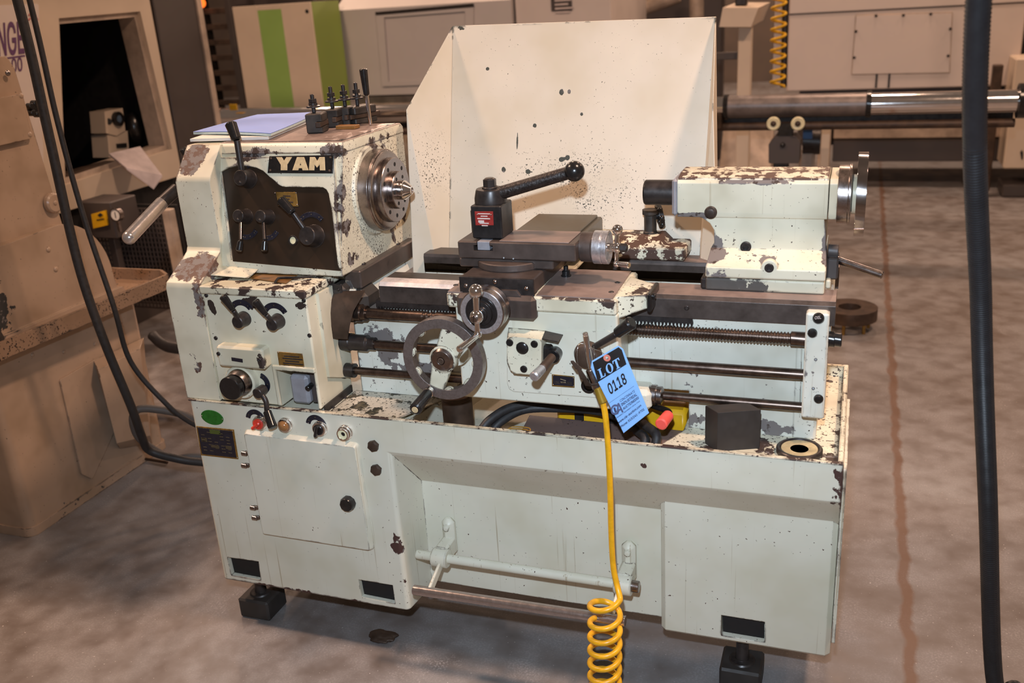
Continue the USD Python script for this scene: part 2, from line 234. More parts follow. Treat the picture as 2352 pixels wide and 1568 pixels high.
# the concrete floor
DUST = [('za', (-.06, .10, 0), (.10, .22, .1)), ('zb', (0.6228, -0.0077, 0), (.30, .14, .1)), ('zc', (0.8989, 0.0118, 0), (.20, .10, .1)), ('zd', (1.659, 0.219, 0), (.07, .14, .1)), ('ze', (1.791, 0.9142, 0), (.30, .06, .1)), ('zf', (-0.8546, 0.6633, 0), (.30, .10, .1)), ('zg', (1.724, 0.6608, 0), (.06, .2, .1))]
DUST = [(k, tuple(float(q) for q in c), r) for k, c, r in DUST]
mat('concrete_floor', {'g': ('geometry', {}), 'a': ('noise_texture', {'scale': 1.1, 'detail': 7.0, 'roughness': .62}), 'b': ('noise_texture', {'scale': 9.0, 'detail': 6.0}), 'c': ('noise_texture', {'scale': 170.0, 'detail': 2.0}),
    'd': ('noise_texture', {'scale': 2.3, 'detail': 5.0, 'roughness': .65, 'distortion': .6}), 'ra': ('rgb_ramp', {'ramp': [(.34, (.155, .135, .124)), (.52, (.205, .191, .187)), (.68, (.245, .241, .242))]}), 'rb': ('rgb_ramp', {'ramp': [(.30, (.62, .55, .5)), (.6, (1, 1, 1))]}), 'm': ('mix_color', {'blend_type': 'multiply', 'fac': .8}),
    'dust': ('map_range', {'from_min': .64, 'from_max': .80, 'clamp': True}), 'grit': ('map_range', {'from_min': .47, 'from_max': .62, 'clamp': True}), 'dz': ('math', {'math_type': 'maximum'}), **{k_: ('vector_math', {'math_type': 'subtract', 'vector2': c_}) for k_, c_, r_ in DUST}, **{k_ + 'm': ('vector_math', {'math_type': 'multiply', 'vector2': tuple(1 / q for q in r_)}) for k_, c_, r_ in DUST}, **{k_ + 'l': ('vector_math', {'math_type': 'length'}) for k_, c_, r_ in DUST}, **{k_ + 'r': ('map_range', {'from_min': 1.0, 'from_max': .2, 'clamp': True}) for k_, c_, r_ in DUST}, **{k_ + 'x': ('math', {'math_type': 'maximum'}) for k_, c_, r_ in DUST}, 'dw': ('math', {'math_type': 'multiply_add', 'value2': 1.5, 'value3': -.62, 'use_clamp': True}), 'dv': ('math', {'math_type': 'multiply'}), 'dm': ('math', {'math_type': 'multiply'}), 'm2': ('mix_color', {'b': (.44, .41, .40)}), 'sp': ('map_range', {'from_min': .735, 'from_max': .75, 'clamp': True}), 'm3': ('mix_color', {'b': (.60, .56, .54)}),
    'sx': ('separate_xyz', {}), 'wob': ('math', {'math_type': 'multiply_add', 'value2': .05, 'value3': -1.925}), 'dx': ('math', {'math_type': 'add'}), 'ab': ('math', {'math_type': 'absolute'}), 'ln': ('map_range', {'from_min': .022, 'from_max': .010, 'to_max': .75, 'clamp': True}), 'm4': ('mix_color', {'b': (.12, .055, .025)}),
    'h': ('rgb_ramp', {'ramp': [(.62, (0, 0, 0)), (.70, (1, 1, 1))]}), 'm5': ('mix_color', {'b': (.085, .05, .03)}), 'hb': ('math', {'math_type': 'multiply', 'value2': .7}),
    'q': ('map_range', {'from_min': .3, 'from_max': .7, 'to_min': .36, 'to_max': .62}), 'u': ('bump', {'strength': .25, 'distance': .003}), 'p': ('principled_bsdf', {})},
    [('g.position', f'{k}.vector') for k in 'abcd'] + [('a.fac', 'ra.fac'), ('b.fac', 'rb.fac'), ('ra.color', 'm.a'), ('rb.color', 'm.b'), ('d.fac', 'dust.value'), ('c.fac', 'grit.value'), ('dust.result', 'dz.value1'), ('dv.value', 'dz.value2'), ('dz.value', 'dm.value1')] + [x_ for i_, (k_, c_, r_) in enumerate(DUST) for x_ in (('g.position', k_ + '.vector1'), (k_ + '.vector', k_ + 'm.vector1'), (k_ + 'm.vector', k_ + 'l.vector1'), (k_ + 'l.value', k_ + 'r.value'), (k_ + 'r.result', k_ + 'x.value1'))] + [(DUST[i_ - 1][0] + 'x.value', DUST[i_][0] + 'x.value2') for i_ in range(1, len(DUST))] + [(DUST[-1][0] + 'x.value', 'dv.value1'), ('b.fac', 'dw.value1'), ('dw.value', 'dv.value2'), ('grit.result', 'dm.value2'), ('m.result', 'm2.a'), ('dm.value', 'm2.fac'), ('c.fac', 'sp.value'), ('m2.result', 'm3.a'), ('sp.result', 'm3.fac'),
    ('g.position', 'sx.vector'), ('b.fac', 'wob.value1'), ('sx.x', 'dx.value1'), ('wob.value', 'dx.value2'), ('dx.value', 'ab.value1'), ('ab.value', 'ln.value'), ('m3.result', 'm4.a'), ('ln.result', 'm4.fac'), ('b.fac', 'h.fac'), ('m4.result', 'm5.a'), ('h.alpha', 'hb.value1'), ('m4.result', 'p.base_color'),
    ('b.fac', 'q.value'), ('q.result', 'p.roughness'), ('b.fac', 'u.height'), ('u.normal', 'p.normal')])
# ---------------------------------------------------------------- things and parts
USED, BASE = {}, {}
def fresh(parent, name):
    k = USED.get((parent, name), 0); USED[(parent, name)] = k + 1; return f'{parent}/{name}' + (f'_{k:03d}' if k else '')
def data(path, **kw):
    p = stage.GetPrimAtPath(path)
    for k, v in kw.items():
        if v: p.SetCustomDataByKey(k, v)
def thing(name, label, cat_, loc=(0, 0, 0), group=None):
    p = fresh('/World', name); x = UsdGeom.Xform.Define(stage, p); x.AddTranslateOp().Set(Gf.Vec3d(*map(float, loc))); BASE[p] = V(*loc); data(p, label=label, category=cat_, group=group); return p
def part(parent, name, mesh, m, smooth=35, label=None):
    p = fresh(parent, name); b = next(v for k, v in BASE.items() if p == k or p.startswith(k + '/')); t = mesh.copy(); t.apply_translation(-b)
    usdkit.mesh(stage, p, t, m, smooth=smooth)
    if label: data(p, label=label)
    return p
def solo(name, mesh, m, label, cat_, smooth=35, group=None, kind=None):
    p = fresh('/World', name); c = mesh.bounds.mean(0); c[2] = mesh.bounds[0][2]; t = mesh.copy(); t.apply_translation(-c); g = usdkit.mesh(stage, p, t, m, smooth=smooth); g.AddTranslateOp().Set(Gf.Vec3d(*map(float, c))); data(p, label=label, category=cat_, group=group, kind=kind); return p
def struct(name, mesh, m):
    p = fresh('/World', name); usdkit.mesh(stage, p, mesh, m); data(p, kind='structure', label={'floor': 'stained grey concrete shop floor', 'wall_back': 'dim far wall of the machine hall'}.get(name, name)); return p
struct('floor', box(-14, 14, -5, 16, -.1, 0, .001), LK['concrete_floor'])
struct('wall_back', box(-14, 14, 15.8, 16, 0, 7, .001), plain('dim_hall_wall', (.10, .075, .06), .8, var=.2, scale=2))
X, Y, Z = V(1, 0, 0), V(0, 1, 0), V(0, 0, 1)
# ================================================================ the engine lathe
LT = thing('engine_lathe', 'chipped cream engine lathe with a tall splash guard, the big machine in the middle', 'lathe', (.85, .3, .13))
# cabinet base: left pedestal, overhanging lip, recessed middle panel, right pedestal
lip = prism([(0, .725), (0, .632), (.006, .622), (.125, .486), (.125, .165), (.57, .165), (.57, .688), (.012, .688), (.012, .725)], 'x', .55, 1.70)
lped = prism(rnd([(0, 0), (.608, 0), (.622, .125), (.622, .57), (0, .57)], .014), 'z', .149, .725)
rped = box(1.286, 1.699, .082, .57, .149, .56, .012)
cab = union(lip, lped, rped)
pocket = prism([(.62, .03), (1.275, .03), (1.33, .16), (1.33, .56), (.72, .56)], 'z', .605, .8)
cab = diff(cab, pocket, prism([(0.0307, 0.2263), (0.1384, 0.229), (0.1341, 0.1634), (0.0322, 0.164)], 'y', -.05, .045), prism([(0.4608, 0.2229), (0.5666, 0.2229), (0.5676, 0.1621), (0.4628, 0.1647)], 'y', -.05, .045), prism([(1.438, 0.2314), (1.544, 0.231), (1.546, 0.1706), (1.439, 0.1701)], 'y', .03, .127), box(.62, 1.68, .016, .565, .688, .8, .0), box(-.01, .63, .016, .6, .715, .8, 0))
CB = part(LT, 'cabinet', cab, M_base, 30)
for s_, y_ in (([(0.0332, 0.2238), (0.1348, 0.2255), (0.1315, 0.1659), (0.0359, 0.1676)], .012), ([(0.4631, 0.2199), (0.5635, 0.2189), (0.5653, 0.1655), (0.4661, 0.169)], .012), ([(1.441, 0.2281), (1.541, 0.2266), (1.543, 0.1739), (1.442, 0.1747)], .094)): part(CB, 'jack_opening_shade', prism(s_, 'y', y_, y_ + .002), M_void, False, 'black plate painting the shade inside a rectangular opening near the cabinet bottom')  # black plates paint the shade of the hollow behind each slot
part(CB, 'lip_edge', cat(box(.0, 1.699, -.0006, .0125, .7215, .7258, .0012)), M_lid, 30, 'worn rusty top edge of the cabinet lip')
part(CB, 'left_pan_floor', prism([(.425, .0125), (.615, .0125), (.70, .174), (.425, .174)], 'z', .7135, .7162), paint('grimy_pan_floor', (.55, .50, .40), T=.56, spots=.6, rust=(.03, .027, .018), primer=(.10, .085, .05), seed=3.9, red=.6), 30, 'grimy corner of the chip pan beside the gearbox')
part(LT, 'end_plate', prism([(.03, .235), (.42, .235), (.42, .700), (.03, .700)], 'x', 1.7, 1.708, .01), M_base, 30)
pan = union(box(1.6885, 1.7003, .0122, .586, .6885, .725, .002), box(0, 1.70, .574, .586, .6885, .725, .002), diff(box(.612, 1.69, .0122, .58, .6885, .6935, .001), pocket))
part(LT, 'chip_pan', pan, M_pan, 30, 'chip pan rim and floor worn through to dark metal and red primer')
dr = part(LT, 'cabinet_door', union(prism([(0.17, 0.6534), (0.519, 0.6496), (0.5253, 0.3282), (0.176, 0.3301)], 'y', -.002, .002, .012), hull([(x, -.002, z) for x, z in rnd([(0.17, 0.6534), (0.519, 0.6496), (0.5253, 0.3282), (0.176, 0.3301)], .012).exterior.coords] + [(x, -.016, z) for x, z in rnd([(0.17, 0.6534), (0.519, 0.6496), (0.5253, 0.3282), (0.176, 0.3301)], .012).buffer(-.007).exterior.coords])), M_base, 30)
o = (0.4749, -0.02, 0.4769)
part(dr, 'door_knob', cat(lathe(V(*o) + V(0, .02, 0), (0, -1, 0), [(.012, 0), (.012, .012), (.021, .014), (.021, .028), (.018, .034), (.006, .036)], 10), ), M_black, 50, 'black fluted door knob')
for u, v in ((562, 1041), (562, 1069), (582, 1166), (586, 1189)):
    h = V(*A(u, v, y=-.006)); part(dr, 'hinge_lug', cat(cyl(h - .009 * X, h + .008 * X, .0065, 14), box(h[0] - .002, h[0] + .012, -.006, .004, h[2] - .006, h[2] + .006, .001)), M_steel, 40)
# plates, switches and bolts on the cabinet front
dp = part(LT, 'data_plate', prism([(0.0117, 0.6461), (0.1348, 0.648), (0.1325, 0.5581), (0.0092, 0.5563)], 'y', -.002, .001), M_brass, 30, 'brass-edged navy data plate')
part(dp, 'printed_face', prism([(0.0159, 0.6425), (0.129, 0.6435), (0.1277, 0.5623), (0.0134, 0.5608)], 'y', -.0026, 0), M_navy)
rows = []
for q in ("482,985 506,987.5 508,997 484,994.5", "485,1020 504,1022 506,1029 487,1027", "519,1022 533,1023.5 534.5,1031 520.5,1029.5", "463,1003 476,1004.3 478.5,1017 465.5,1015.5"): pass
part(dp, 'green_field', prism([(0.0546, 0.6411), (0.0889, 0.6414), (0.0893, 0.6288), (0.0549, 0.6286)], 'y', -.003, -.002), plain('dull_green_print', (.07, .09, .015), .5))
part(dp, 'gold_field', cat(prism([(0.0493, 0.5939), (0.0767, 0.5942), (0.078, 0.5863), (0.0505, 0.586)], 'y', -.003, -.002), prism([(0.0986, 0.5966), (0.1186, 0.5968), (0.1188, 0.5868), (0.0988, 0.5866)], 'y', -.003, -.002), prism([(0.0215, 0.6137), (0.0404, 0.614), (0.0406, 0.601), (0.0217, 0.601)], 'y', -.003, -.002)), M_dimtxt)
PQ = [(0.0183, 0.6401), (0.1256, 0.6405), (0.1254, 0.5654), (0.0171, 0.5647)]
def pq(s_, t): a, b, c_, d = [np.array(q) for q in PQ]; return (a * (1 - s_) + b * s_) * (1 - t) + (d * (1 - s_) + c_ * s_) * t
for k in range(7):
    for j in range(5):
        if (k * 3 + j) % 4 and not (k < 2 and 1 < j < 3):
            a, b = pq(.05 + j * .19, .10 + k * .125), pq(.05 + j * .19 + .11, .10 + k * .125); part(dp, 'print_line', box(a[0], b[0], -.003, -.002, a[1] - .0022, a[1], .0002), M_dimtxt)
for u, v in ((455, 981), (534, 989.5), (545, 1050.5), (466, 1041.5)): part(dp, 'rivet', sph(A(u, v, y=-.001), .0022, 1), M_steel)
c = V(*(0.0707, 0, 0.6783)); ov = Point(0, 0).buffer(1, 32)
op = part(LT, 'oval_label', slab(shapely.affinity.rotate(shapely.affinity.scale(ov, .0355, .0215), -4), c, X, Z, -Y, .002), M_greenpl, 30, 'green oval label')
for s in (-1, 1): part(op, 'rivet', sph(c + V(s * .033, -.0015, -s * .002), .0022, 1), M_steel)
def selector(u, v, col, name, lab, knob):
    c = V(*A(u, v, y=-.012)); c[1] = 0
    p = part(LT, name, cat(lathe(c, -Y, [(.0205, 0), (.0205, .005), (.019, .007), (.019, .013), (.0165, .0145)], 32), slab(hexp(.0195), c - .0045 * Y, X, Z, -Y, .005)), M_chrome, 35, lab)
    if knob == 'bar':
        part(p, 'knob', cat(lathe(c - .013 * Y, -Y, [(.0150, 0), (.0150, .004), (.013, .006)], 28), obox(c - .024 * Y, V(.8, 0, .6) if col is M_red else V(.3, 0, .95), V(.6, 0, -.8) if col is M_red else V(.95, 0, -.3), -Y, .034, .009, .014, .003)), col, 35)
    elif knob == 'lamp': part(p, 'lens', lathe(c - .012 * Y, -Y, [(.0155, 0), (.0155, .003), (.012, .009), (.006, .012)], 24), col, 60)
    else:
        part(p, 'button', cat(ring(c - .012 * Y, -Y, .006, .0135, .006, 28)), M_ivory); part(p, 'button_centre', cyl(c - .012 * Y, c - .0165 * Y, .006), M_black); part(p, 'bezel', ring(c - .012 * Y, -Y, .0135, .0165, .009, 28), M_chrome)
selector(594, 973, M_red, 'rotary_switch', 'rotary switch with a red knob', 'bar'); selector(652, 978, M_amber, 'indicator_lamp', 'amber indicator lamp in a chrome bezel', 'lamp')
selector(732, 986, M_black, 'rotary_switch', 'rotary switch with a black knob', 'bar'); selector(790, 995, None, 'push_button', 'ivory push button in a chrome bezel', 'button')
def arc_plate(c, ex, ey, ez, r, w, a0, a1, m=M_navy, parent=None, h=.0015, ticks=3):
    a = np.radians(np.linspace(a0, a1, 16)); pl = [((r + w / 2) * math.cos(t), (r + w / 2) * math.sin(t)) for t in a] + [((r - w / 2) * math.cos(t), (r - w / 2) * math.sin(t)) for t in a[::-1]]
    p = part(parent or LT, 'index_plate', slab(Polygon(pl).buffer(w * .18), V(*c), ex, ey, ez, h), m, 30)
    for t in (a[0], a[-1]): part(p, 'rivet', sph(V(*c) + r * math.cos(t) * ex + r * math.sin(t) * ey + ez * h, .0014, 1), M_steel)
    for t in np.linspace(a[2], a[-3], ticks): part(p, 'mark', obox(V(*c) + ex * r * math.cos(t) + ey * r * math.sin(t) + ez * (h + .0001), ex, ey, ez, .003, .003, .0006, .0001), M_dimtxt)
    return p
arc_plate((0.2118, 0, 0.6843), X, Z, -Y, .024, .010, 25, 165); arc_plate((0.3982, 0, 0.6863), X, Z, -Y, .024, .010, 15, 165)
for u, v in ((857, 1024), (863.6, 1079)): part(LT, 'hex_bolt', hexbolt(V(*A(u, v, y=-.005)) * V(1, 0, 1), -Y, .0155, .011), M_rustbrown, 30, 'rusty hexagon bolt head')
# foot treadle brake
bp = V(0, 1, 0)
pv0, pv1 = (0.626, 0.045, 0.3028), (1.228, 0.045, 0.3043)
pb = part(LT, 'pivot_bar', cyl(pv0, pv1, .0125, 24), M_base, 40)
for u, v in ((1012, 1272), (1432, 1338)):
    c = V(*A(u, v, y=.045)); c[2] = np.interp(c[0], (pv0[0], pv1[0]), (pv0[2], pv1[2]))
    part(LT, 'treadle_bracket', union(cyl(c - .022 * X, c + .022 * X, .026, 24), box(c[0] - .018, c[0] + .018, .095, .128, c[2] - .03, c[2] + .085, .012), box(c[0] - .018, c[0] + .018, .045, .11, c[2] - .022, c[2] + .030, .006), hexbolt((c[0], .096, c[2] + .062), -Y, .009, .008)), M_base, 40)
part(LT, 'pivot_collar', cyl(V(*pv1) + V(-.012, 0, 0), V(*pv1) + V(.012, 0, 0), .015), M_steel)
tb0, tb1 = (0.6538, -0.045, 0.2542), (1.225, -0.045, 0.2644)
tr = part(LT, 'treadle_bar', cyl(tb0, tb1, .0135, 24), plain('worn_treadle_steel', (.46, .40, .38), .2, .9, var=.1, scale=60), 40, 'bright worn steel treadle bar')
for u, v in ((1000, 1322), (1412, 1385)):
    x = A(u, v, y=0)[0]; a = V(x, -.04, np.interp(x, (tb0[0], tb1[0]), (tb0[2], tb1[2]))); b = V(x + .006, .045, np.interp(x, (pv0[0], pv1[0]), (pv0[2], pv1[2])))
    d = b - a; part(LT, 'treadle_arm', obox((a + b) / 2, X, d / np.linalg.norm(d), np.cross(X, d / np.linalg.norm(d)), .008, np.linalg.norm(d), .026, .002), M_base, 30)
# bed
web = union(box(.44, 1.63, .175, .50, .688, .99, .006), diff(box(.40, 1.655, .158, .52, .93, 1.012, .004), box(.5, 1.60, .25, .43, .8, 1.1, .0)))
web = diff(web, box(.50, 1.60, .252, .43, .90, 1.1, 0), prism([(.46, 1.2), (.46, 1.03), (.49, .955), (.545, .945), (.545, 1.2)], 'y', .0, .7))
web = diff(web, box(.67, 1.34, .10, .6, .60, .792, 0))
web = union(web, box(1.58, 1.636, .172, .50, .69, 1.0, .006))
BD = part(LT, 'bed', web, M_bed, 30)
fw = prism([(.150, .985), (.150, 1.030), (.158, 1.038), (.248, 1.038), (.252, 1.03), (.252, .985)], 'x', .545, 1.663)
part(BD, 'front_way', fw, M_way, 25, 'dark steel front way'); part(BD, 'way_highlight_face', prism([(.1485, 1.029), (.157, 1.0385), (.186, 1.0415), (.188, 1.037), (.160, 1.030)], 'x', .546, .80), M_waybright, 20, 'front way face beside the carriage with its highlight painted in')  # highlight face: lamp reflection painted as a pale strip
part(BD, 'way_top', box(.81, 1.6625, .160, .247, 1.0372, 1.0384, .0003), M_wornsheen, 30); part(BD, 'way_top', box(.81, 1.6625, .436, .503, 1.0372, 1.0384, .0003), M_wornsheen, 30)  # lighter strips carry the reflected sheen of the way tops as colour
part(BD, 'rear_way', prism([(.430, .985), (.430, 1.030), (.434, 1.038), (.505, 1.038), (.515, 1.03), (.515, .985)], 'x', .545, 1.663), M_way, 25); part(BD, 'rear_way_highlight_face', prism([(.428, 1.028), (.434, 1.040), (.470, 1.040), (.470, 1.030)], 'x', .70, .80), M_waybright, 20)  # rear strip has its highlight painted in too
# gap casting between headstock and front way
GPm = M_castdark
part(BD, 'gap_floor', prism([(.455, 1.035), (.475, .985), (.51, .952), (.56, .945), (.56, .93), (.44, .93), (.44, 1.035)], 'y', .165, .515), paint('scuffed_grey_gap_iron', (.11, .10, .095), T=.60, spots=.62, primer=(.45, .38, .26), rust=(.04, .03, .03), seed=1.9, red=.9), 30)
part(BD, 'gap_block', box(.437, .487, .165, .515, 1.012, 1.062, .004), M_top, 30, 'brown steel gap strip under the spindle')
for y in (.23, .44): part(BD, 'gap_screw', socket((.462, y, 1.062), Z, .008, .003), M_dark)
part(BD, 'bed_front_casting', union(box(.40, .50, .150, .25, .94, 1.012, .02), box(.30, .452, .13, .3, .97, 1.03, .012)), M_castdark, 30)
tooth = [(.53, .972)]; n = 0; x = .53
while x < 1.35: tooth += [(x, .972), (x + .002, .963), (x + .0045, .963), (x + .0068, .972)]; x += .0085
part(BD, 'gear_rack', prism(tooth + [(1.35, .988), (.53, .988)], 'y', .152, .176), M_dark, 20, 'toothed gear rack under the front way')
part(BD, 'rack_screw', socket((1.338, 0.152, 1.01), -Y, .006, .003), M_dark)
part(BD, 'panel_moulding', prism([(1.199, 0.986), (1.596, 0.9806), (1.599, 0.7506), (1.597, 0.7504), (1.593, 0.9763), (1.199, 0.9828)], 'y', .168, .178), M_bed, 30)
# end bracket with rods
EB = part(LT, 'end_bracket', box(1.603, 1.652, .122, .2, .770, 1.022, .004), M_bed, 30)
for u, v, r in ((1880, 730, .0125), (1866, 764, .0105), (1880, 915, .0105)): part(EB, 'oil_cap', lathe(V(*A(u, v, y=.122)), -Y, [(r, 0), (r, .004), (r * .8, .008), (r * .4, .009)], 24), M_black, 40, 'black oil cap')
part(EB, 'oil_mark', text('OIL', .006, V(*(1.621, 0.1125, 1.012)), X * 1.0 + Z * .15, Z, .0008, .014, True), M_pale)
for u, v in ((1873.5, 825.5), (1868, 892)): part(EB, 'dowel_hole', cyl(A(u, v, y=.1225), A(u, v, y=.120), .0035, 12), M_dark)
yr = .146
pr = [(.0145, 0)]; x = .0
while x < .395: pr += [(.0145, x), (.0145, x + .0026), (.0118, x + .0036), (.0118, x + .0062), (.0145, x + .0072)]; x += .0073
pr += [(.0145, x), (.0165, x + .001), (.0165, .435)]
LS = part(LT, 'lead_screw', lathe((1.17, yr, .952), X, pr, 28), M_rod, 25, 'threaded lead screw'); part(LS, 'plain_shaft', union(cyl((.48, yr, .953), (.665, yr, .953), .0145), lathe((.655, yr, .953), X, [(.0145, 0), (.0118, .002), (.0118, .006), (.0145, .008), (.0145, .012), (.0118, .014), (.0118, .019), (.0145, .021), (.0145, .025), (.0118, .027), (.0118, .032), (.0145, .034), (.0145, .038), (.0118, .04), (.0118, .046), (.0145, .048), (.0145, .16)], 28)), M_rod, 25)
part(LS, 'screw_collar', cat(lathe((.415, yr, .953), X, [(.026, 0), (.026, .055), (.0235, .058), (.0235, .075), (.0205, .077), (.0205, .09)], 32)), M_rod, 30)
part(LS, 'end_nut', lathe((1.652, yr + .01, .952), X, [(.018, 0), (.018, .012), (.016, .013), (.016, .026), (.014, .028)], 24), M_black, 30)
FR = part(LT, 'feed_rod', cyl((.45, yr, .867), (1.605, yr, .867), .0125), M_rod, 40); part(FR, 'rod_coupling', lathe((.40, yr, .869), X, [(.024, 0), (.024, .045), (.022, .048), (.022, .095), (.017, .10), (.017, .118)], 32), M_dark, 30)
part(FR, 'coupling_flange', lathe((.372, yr, .869), X, [(.034, 0), (.034, .03), (.030, .034)], 32), M_box)
CR = part(LT, 'control_rod', cyl((.42, yr, .787), (1.605, yr, .787), .0108), M_rod, 40); part(CR, 'rod_bushing', lathe((.392, yr, .787), X, [(.024, 0), (.024, .025), (.0195, .028), (.0195, .055)], 32), M_dark, 30)
part(CR, 'bushing_flange', hull([(.375, yr + dy, .787 + dz) for dy, dz in ((-.052, -.06), (-.04, .012), (-.01, .045), (.03, .045), (.04, 0), (.0, -.06))] + [(.390, yr + dy, .787 + dz) for dy, dz in ((-.050, -.058), (-.038, .011), (-.009, .043), (.029, .043), (.038, 0), (.0, -.058))]), M_box, 30)
part(CR, 'reversing_collar', cat(lathe((1.19, yr, .787), X, [(.022, 0), (.022, .065)], 28), lathe((1.255, yr, .787), X, [(.025, 0), (.025, .012), (.022, .014), (.022, .025), (.012, .03)], 28)), M_steel, 30)
part(LT, 'reversing_boss', union(box(1.16, 1.26, .11, .18, .755, .81, .012)), M_apron, 30)
# headstock
H_O, H_X, H_S = V(0, .117, 1.09), X, V(0, .083, .296) / np.linalg.norm((.083, .296)); H_N = np.cross(H_X, H_S)
hp = lambda a, s, h=0: H_O + a * H_X + s * H_S + h * H_N
HS = part(LT, 'headstock', union(prism([(.117, 1.06), (.117, 1.09), (.196, 1.372), (.545, 1.372), (.545, 1.0), (.2, 1.0), (.18, 1.06)], 'x', .085, .462), hull([(.459, .336 + .125 * math.cos(t), 1.24 + .125 * math.sin(t)) for t in np.linspace(0, 6.283, 40)] + [(.470, .336 + .118 * math.cos(t), 1.24 + .118 * math.sin(t)) for t in np.linspace(0, 6.283, 40)])), M_head, 30)
lid = hull([(x, y, z) for x in (.088, .460) for y, z in ((.192, 1.362), (.197, 1.382), (.203, 1.388), (.538, 1.388), (.545, 1.382), (.545, 1.362))] + [(x, y, z) for x in (.086, .463) for y, z in ((.190, 1.3625), (.195, 1.379), (.545, 1.379), (.547, 1.3625))])
part(HS, 'headstock_lid', lid, M_head, 30); part(HS, 'lid_top', box(.09, .459, .206, .54, 1.386, 1.3895, .001), M_wornsheen, 30, 'oily brown lid top'); part(HS, 'lid_groove', cat(box(.10, .452, .214, .218, 1.389, 1.3905, .0003), box(.447, .451, .22, .53, 1.389, 1.3905, .0003)), M_dark)
for x, y in ((.44, .235), (.44, .50), (.12, .235)): part(HS, 'lid_screw', socket((x, y, 1.3885), Z, .007, .002), M_dark)
brown = [(0.1007, 0.2349), (0.122, 0.2452), (0.1466, 0.2498), (0.1805, 0.2498), (0.2115, 0.2453), (0.2316, 0.2374), (0.2503, 0.2229), (0.2783, 0.2017), (0.2941, 0.1962), (0.4103, 0.196), (0.4206, 0.1905), (0.4271, 0.1807), (0.4379, 0.1313), (0.4551, 0.01), (0.4565, 0.0011), (0.4631, -0.0141), (0.1355, -0.0006), (0.1198, 0.1145)]
part(HS, 'raised_border', slab(Polygon([(0.0889, 0.2715), (0.4407, 0.2749), (0.452, 0.1205), (0.468, -0.0074), (0.4592, -0.0099), (0.141, -0.0005), (0.1327, 0.0038)]).difference(Polygon(brown).buffer(.0005)).buffer(-.0006).buffer(.0006), H_O, H_X, H_S, H_N, .0075), M_head, 30)
CP = part(HS, 'control_panel', slab(Polygon(brown), H_O, H_X, H_S, H_N, .002), M_brownpl, 30, 'dark brown control panel with levers')
BG = part(LT, 'badge', slab([(0.2525, 0.2749), (0.4419, 0.2771), (0.4401, 0.2312), (0.2476, 0.2318)], hp(0, 0, .0075), H_X, H_S, H_N, .003), M_black, 30, 'black badge with brass letters')
def letters(polys): return Polygon(polys[0], polys[1:])
b0 = [np.array(q) for q in [(0.2739, 0.2386), (0.4198, 0.2389), (0.4193, 0.2717), (0.2736, 0.2721)]]; bw = b0[1][0] - b0[0][0]; bh = (b0[3][1] - b0[0][1])
gl = {'Y': [[(0, 1), (.36, 1), (.5, .72), (.64, 1), (1, 1), (.70, .42), (.70, 0), (.30, 0), (.30, .42)]], 'A': [[(0, 0), (.28, 1), (.72, 1), (1, 0), (.64, 0), (.60, .16), (.40, .16), (.36, 0)], [(.45, .38), (.55, .38), (.50, .58)]], 'M': [[(0, 0), (.05, 1), (.36, 1), (.5, .70), (.64, 1), (.95, 1), (1, 0), (.68, 0), (.66, .45), (.5, .2), (.34, .45), (.32, 0)]]}
for i, ch in enumerate('YAM'):
    w = bw * .325; sh = shapely.affinity.translate(shapely.affinity.scale(letters(gl[ch]), w, bh, origin=(0, 0)), b0[0][0] + i * bw * .335, b0[0][1])
    part(BG, 'letter', slab(sh, hp(0, 0, .0103), H_X, H_S, H_N, .002), M_brasst, 20)
for q in [(0.2578, 0.2688), (0.4332, 0.2705), (0.4312, 0.2377), (0.2555, 0.2386)]: part(BG, 'rivet', sph(hp(*q, .0105), .0035, 1), M_rustbrown)
def hlever(cap, base, r, tip, grip0, gr, name='speed_lever', gm=M_black, am=M_dark, lean=.02, rb=None):
    c0 = V(*hp(*base)); c1 = V(*hp(*cap)); L_ = .042; c1 = c0 + H_N * L_; rb = rb or r * 1.25
    p = part(LT, name, cat(lathe(c0, H_N, [(rb, 0), (rb, .004), (rb * .93, .006), (r * 1.05, L_ * .45), (r, L_ - .002), (r - .002, L_)], 32), sph(c1 - H_N * .0005 - H_S * r * .6, .0035, 1)), M_dark, 35)
    m = c1 - H_N * .014; t = V(*hp(*tip, .05)); g = V(*hp(*grip0, .05))
    part(p, 'lever_arm', cyl(m, g, gr * .52, 14), am, 40); part(p, 'lever_grip', cyl(g, t, gr * .82, 20, .004, gr), gm, 40); return p
def H1(s): return s
ptsH = dict(a=[(0.1848, 0.217)] + [(0.1609, 0.3558), (0.1811, 0.3115)], b=[(0.1786, 0.119)] + [(0.1892, 0.027), (0.1944, 0.0564)], c=[(0.2459, 0.119)] + [(0.266, 0.0293), (0.2671, 0.0584)], d=[(0.3852, 0.0725)] + [(0.3129, 0.1619), (0.3505, 0.1285)])
for k, r, gr in (('a', .0205, .0155), ('b', .0165, .0085), ('c', .0165, .0085), ('d', .024, .0135)):
    base, tip, g0 = ptsH[k]; hlever(base, base, r, tip, g0, gr, am=M_steel if k == 'b' else M_dark)
for (q, a0, a1, r) in (([(0.1982, 0.2271)][0], 60, 130, .030), ([(0.1774, 0.0984)][0], 255, 330, .034), ([(0.2421, 0.0974)][0], 265, 330, .034), ([(0.3748, 0.0857)][0], 45, 135, .042)): arc_plate(hp(*q, .002), H_X, H_S, H_N, r, .010, a0, a1)
yp = part(LT, 'instruction_plate', slab([(0.2679, 0.1836), (0.3295, 0.1842), (0.3351, 0.1475), (0.2762, 0.1478)], hp(0, 0, .002), H_X, H_S, H_N, .0012), M_brass, 30, 'small brass instruction plate on the brown panel')
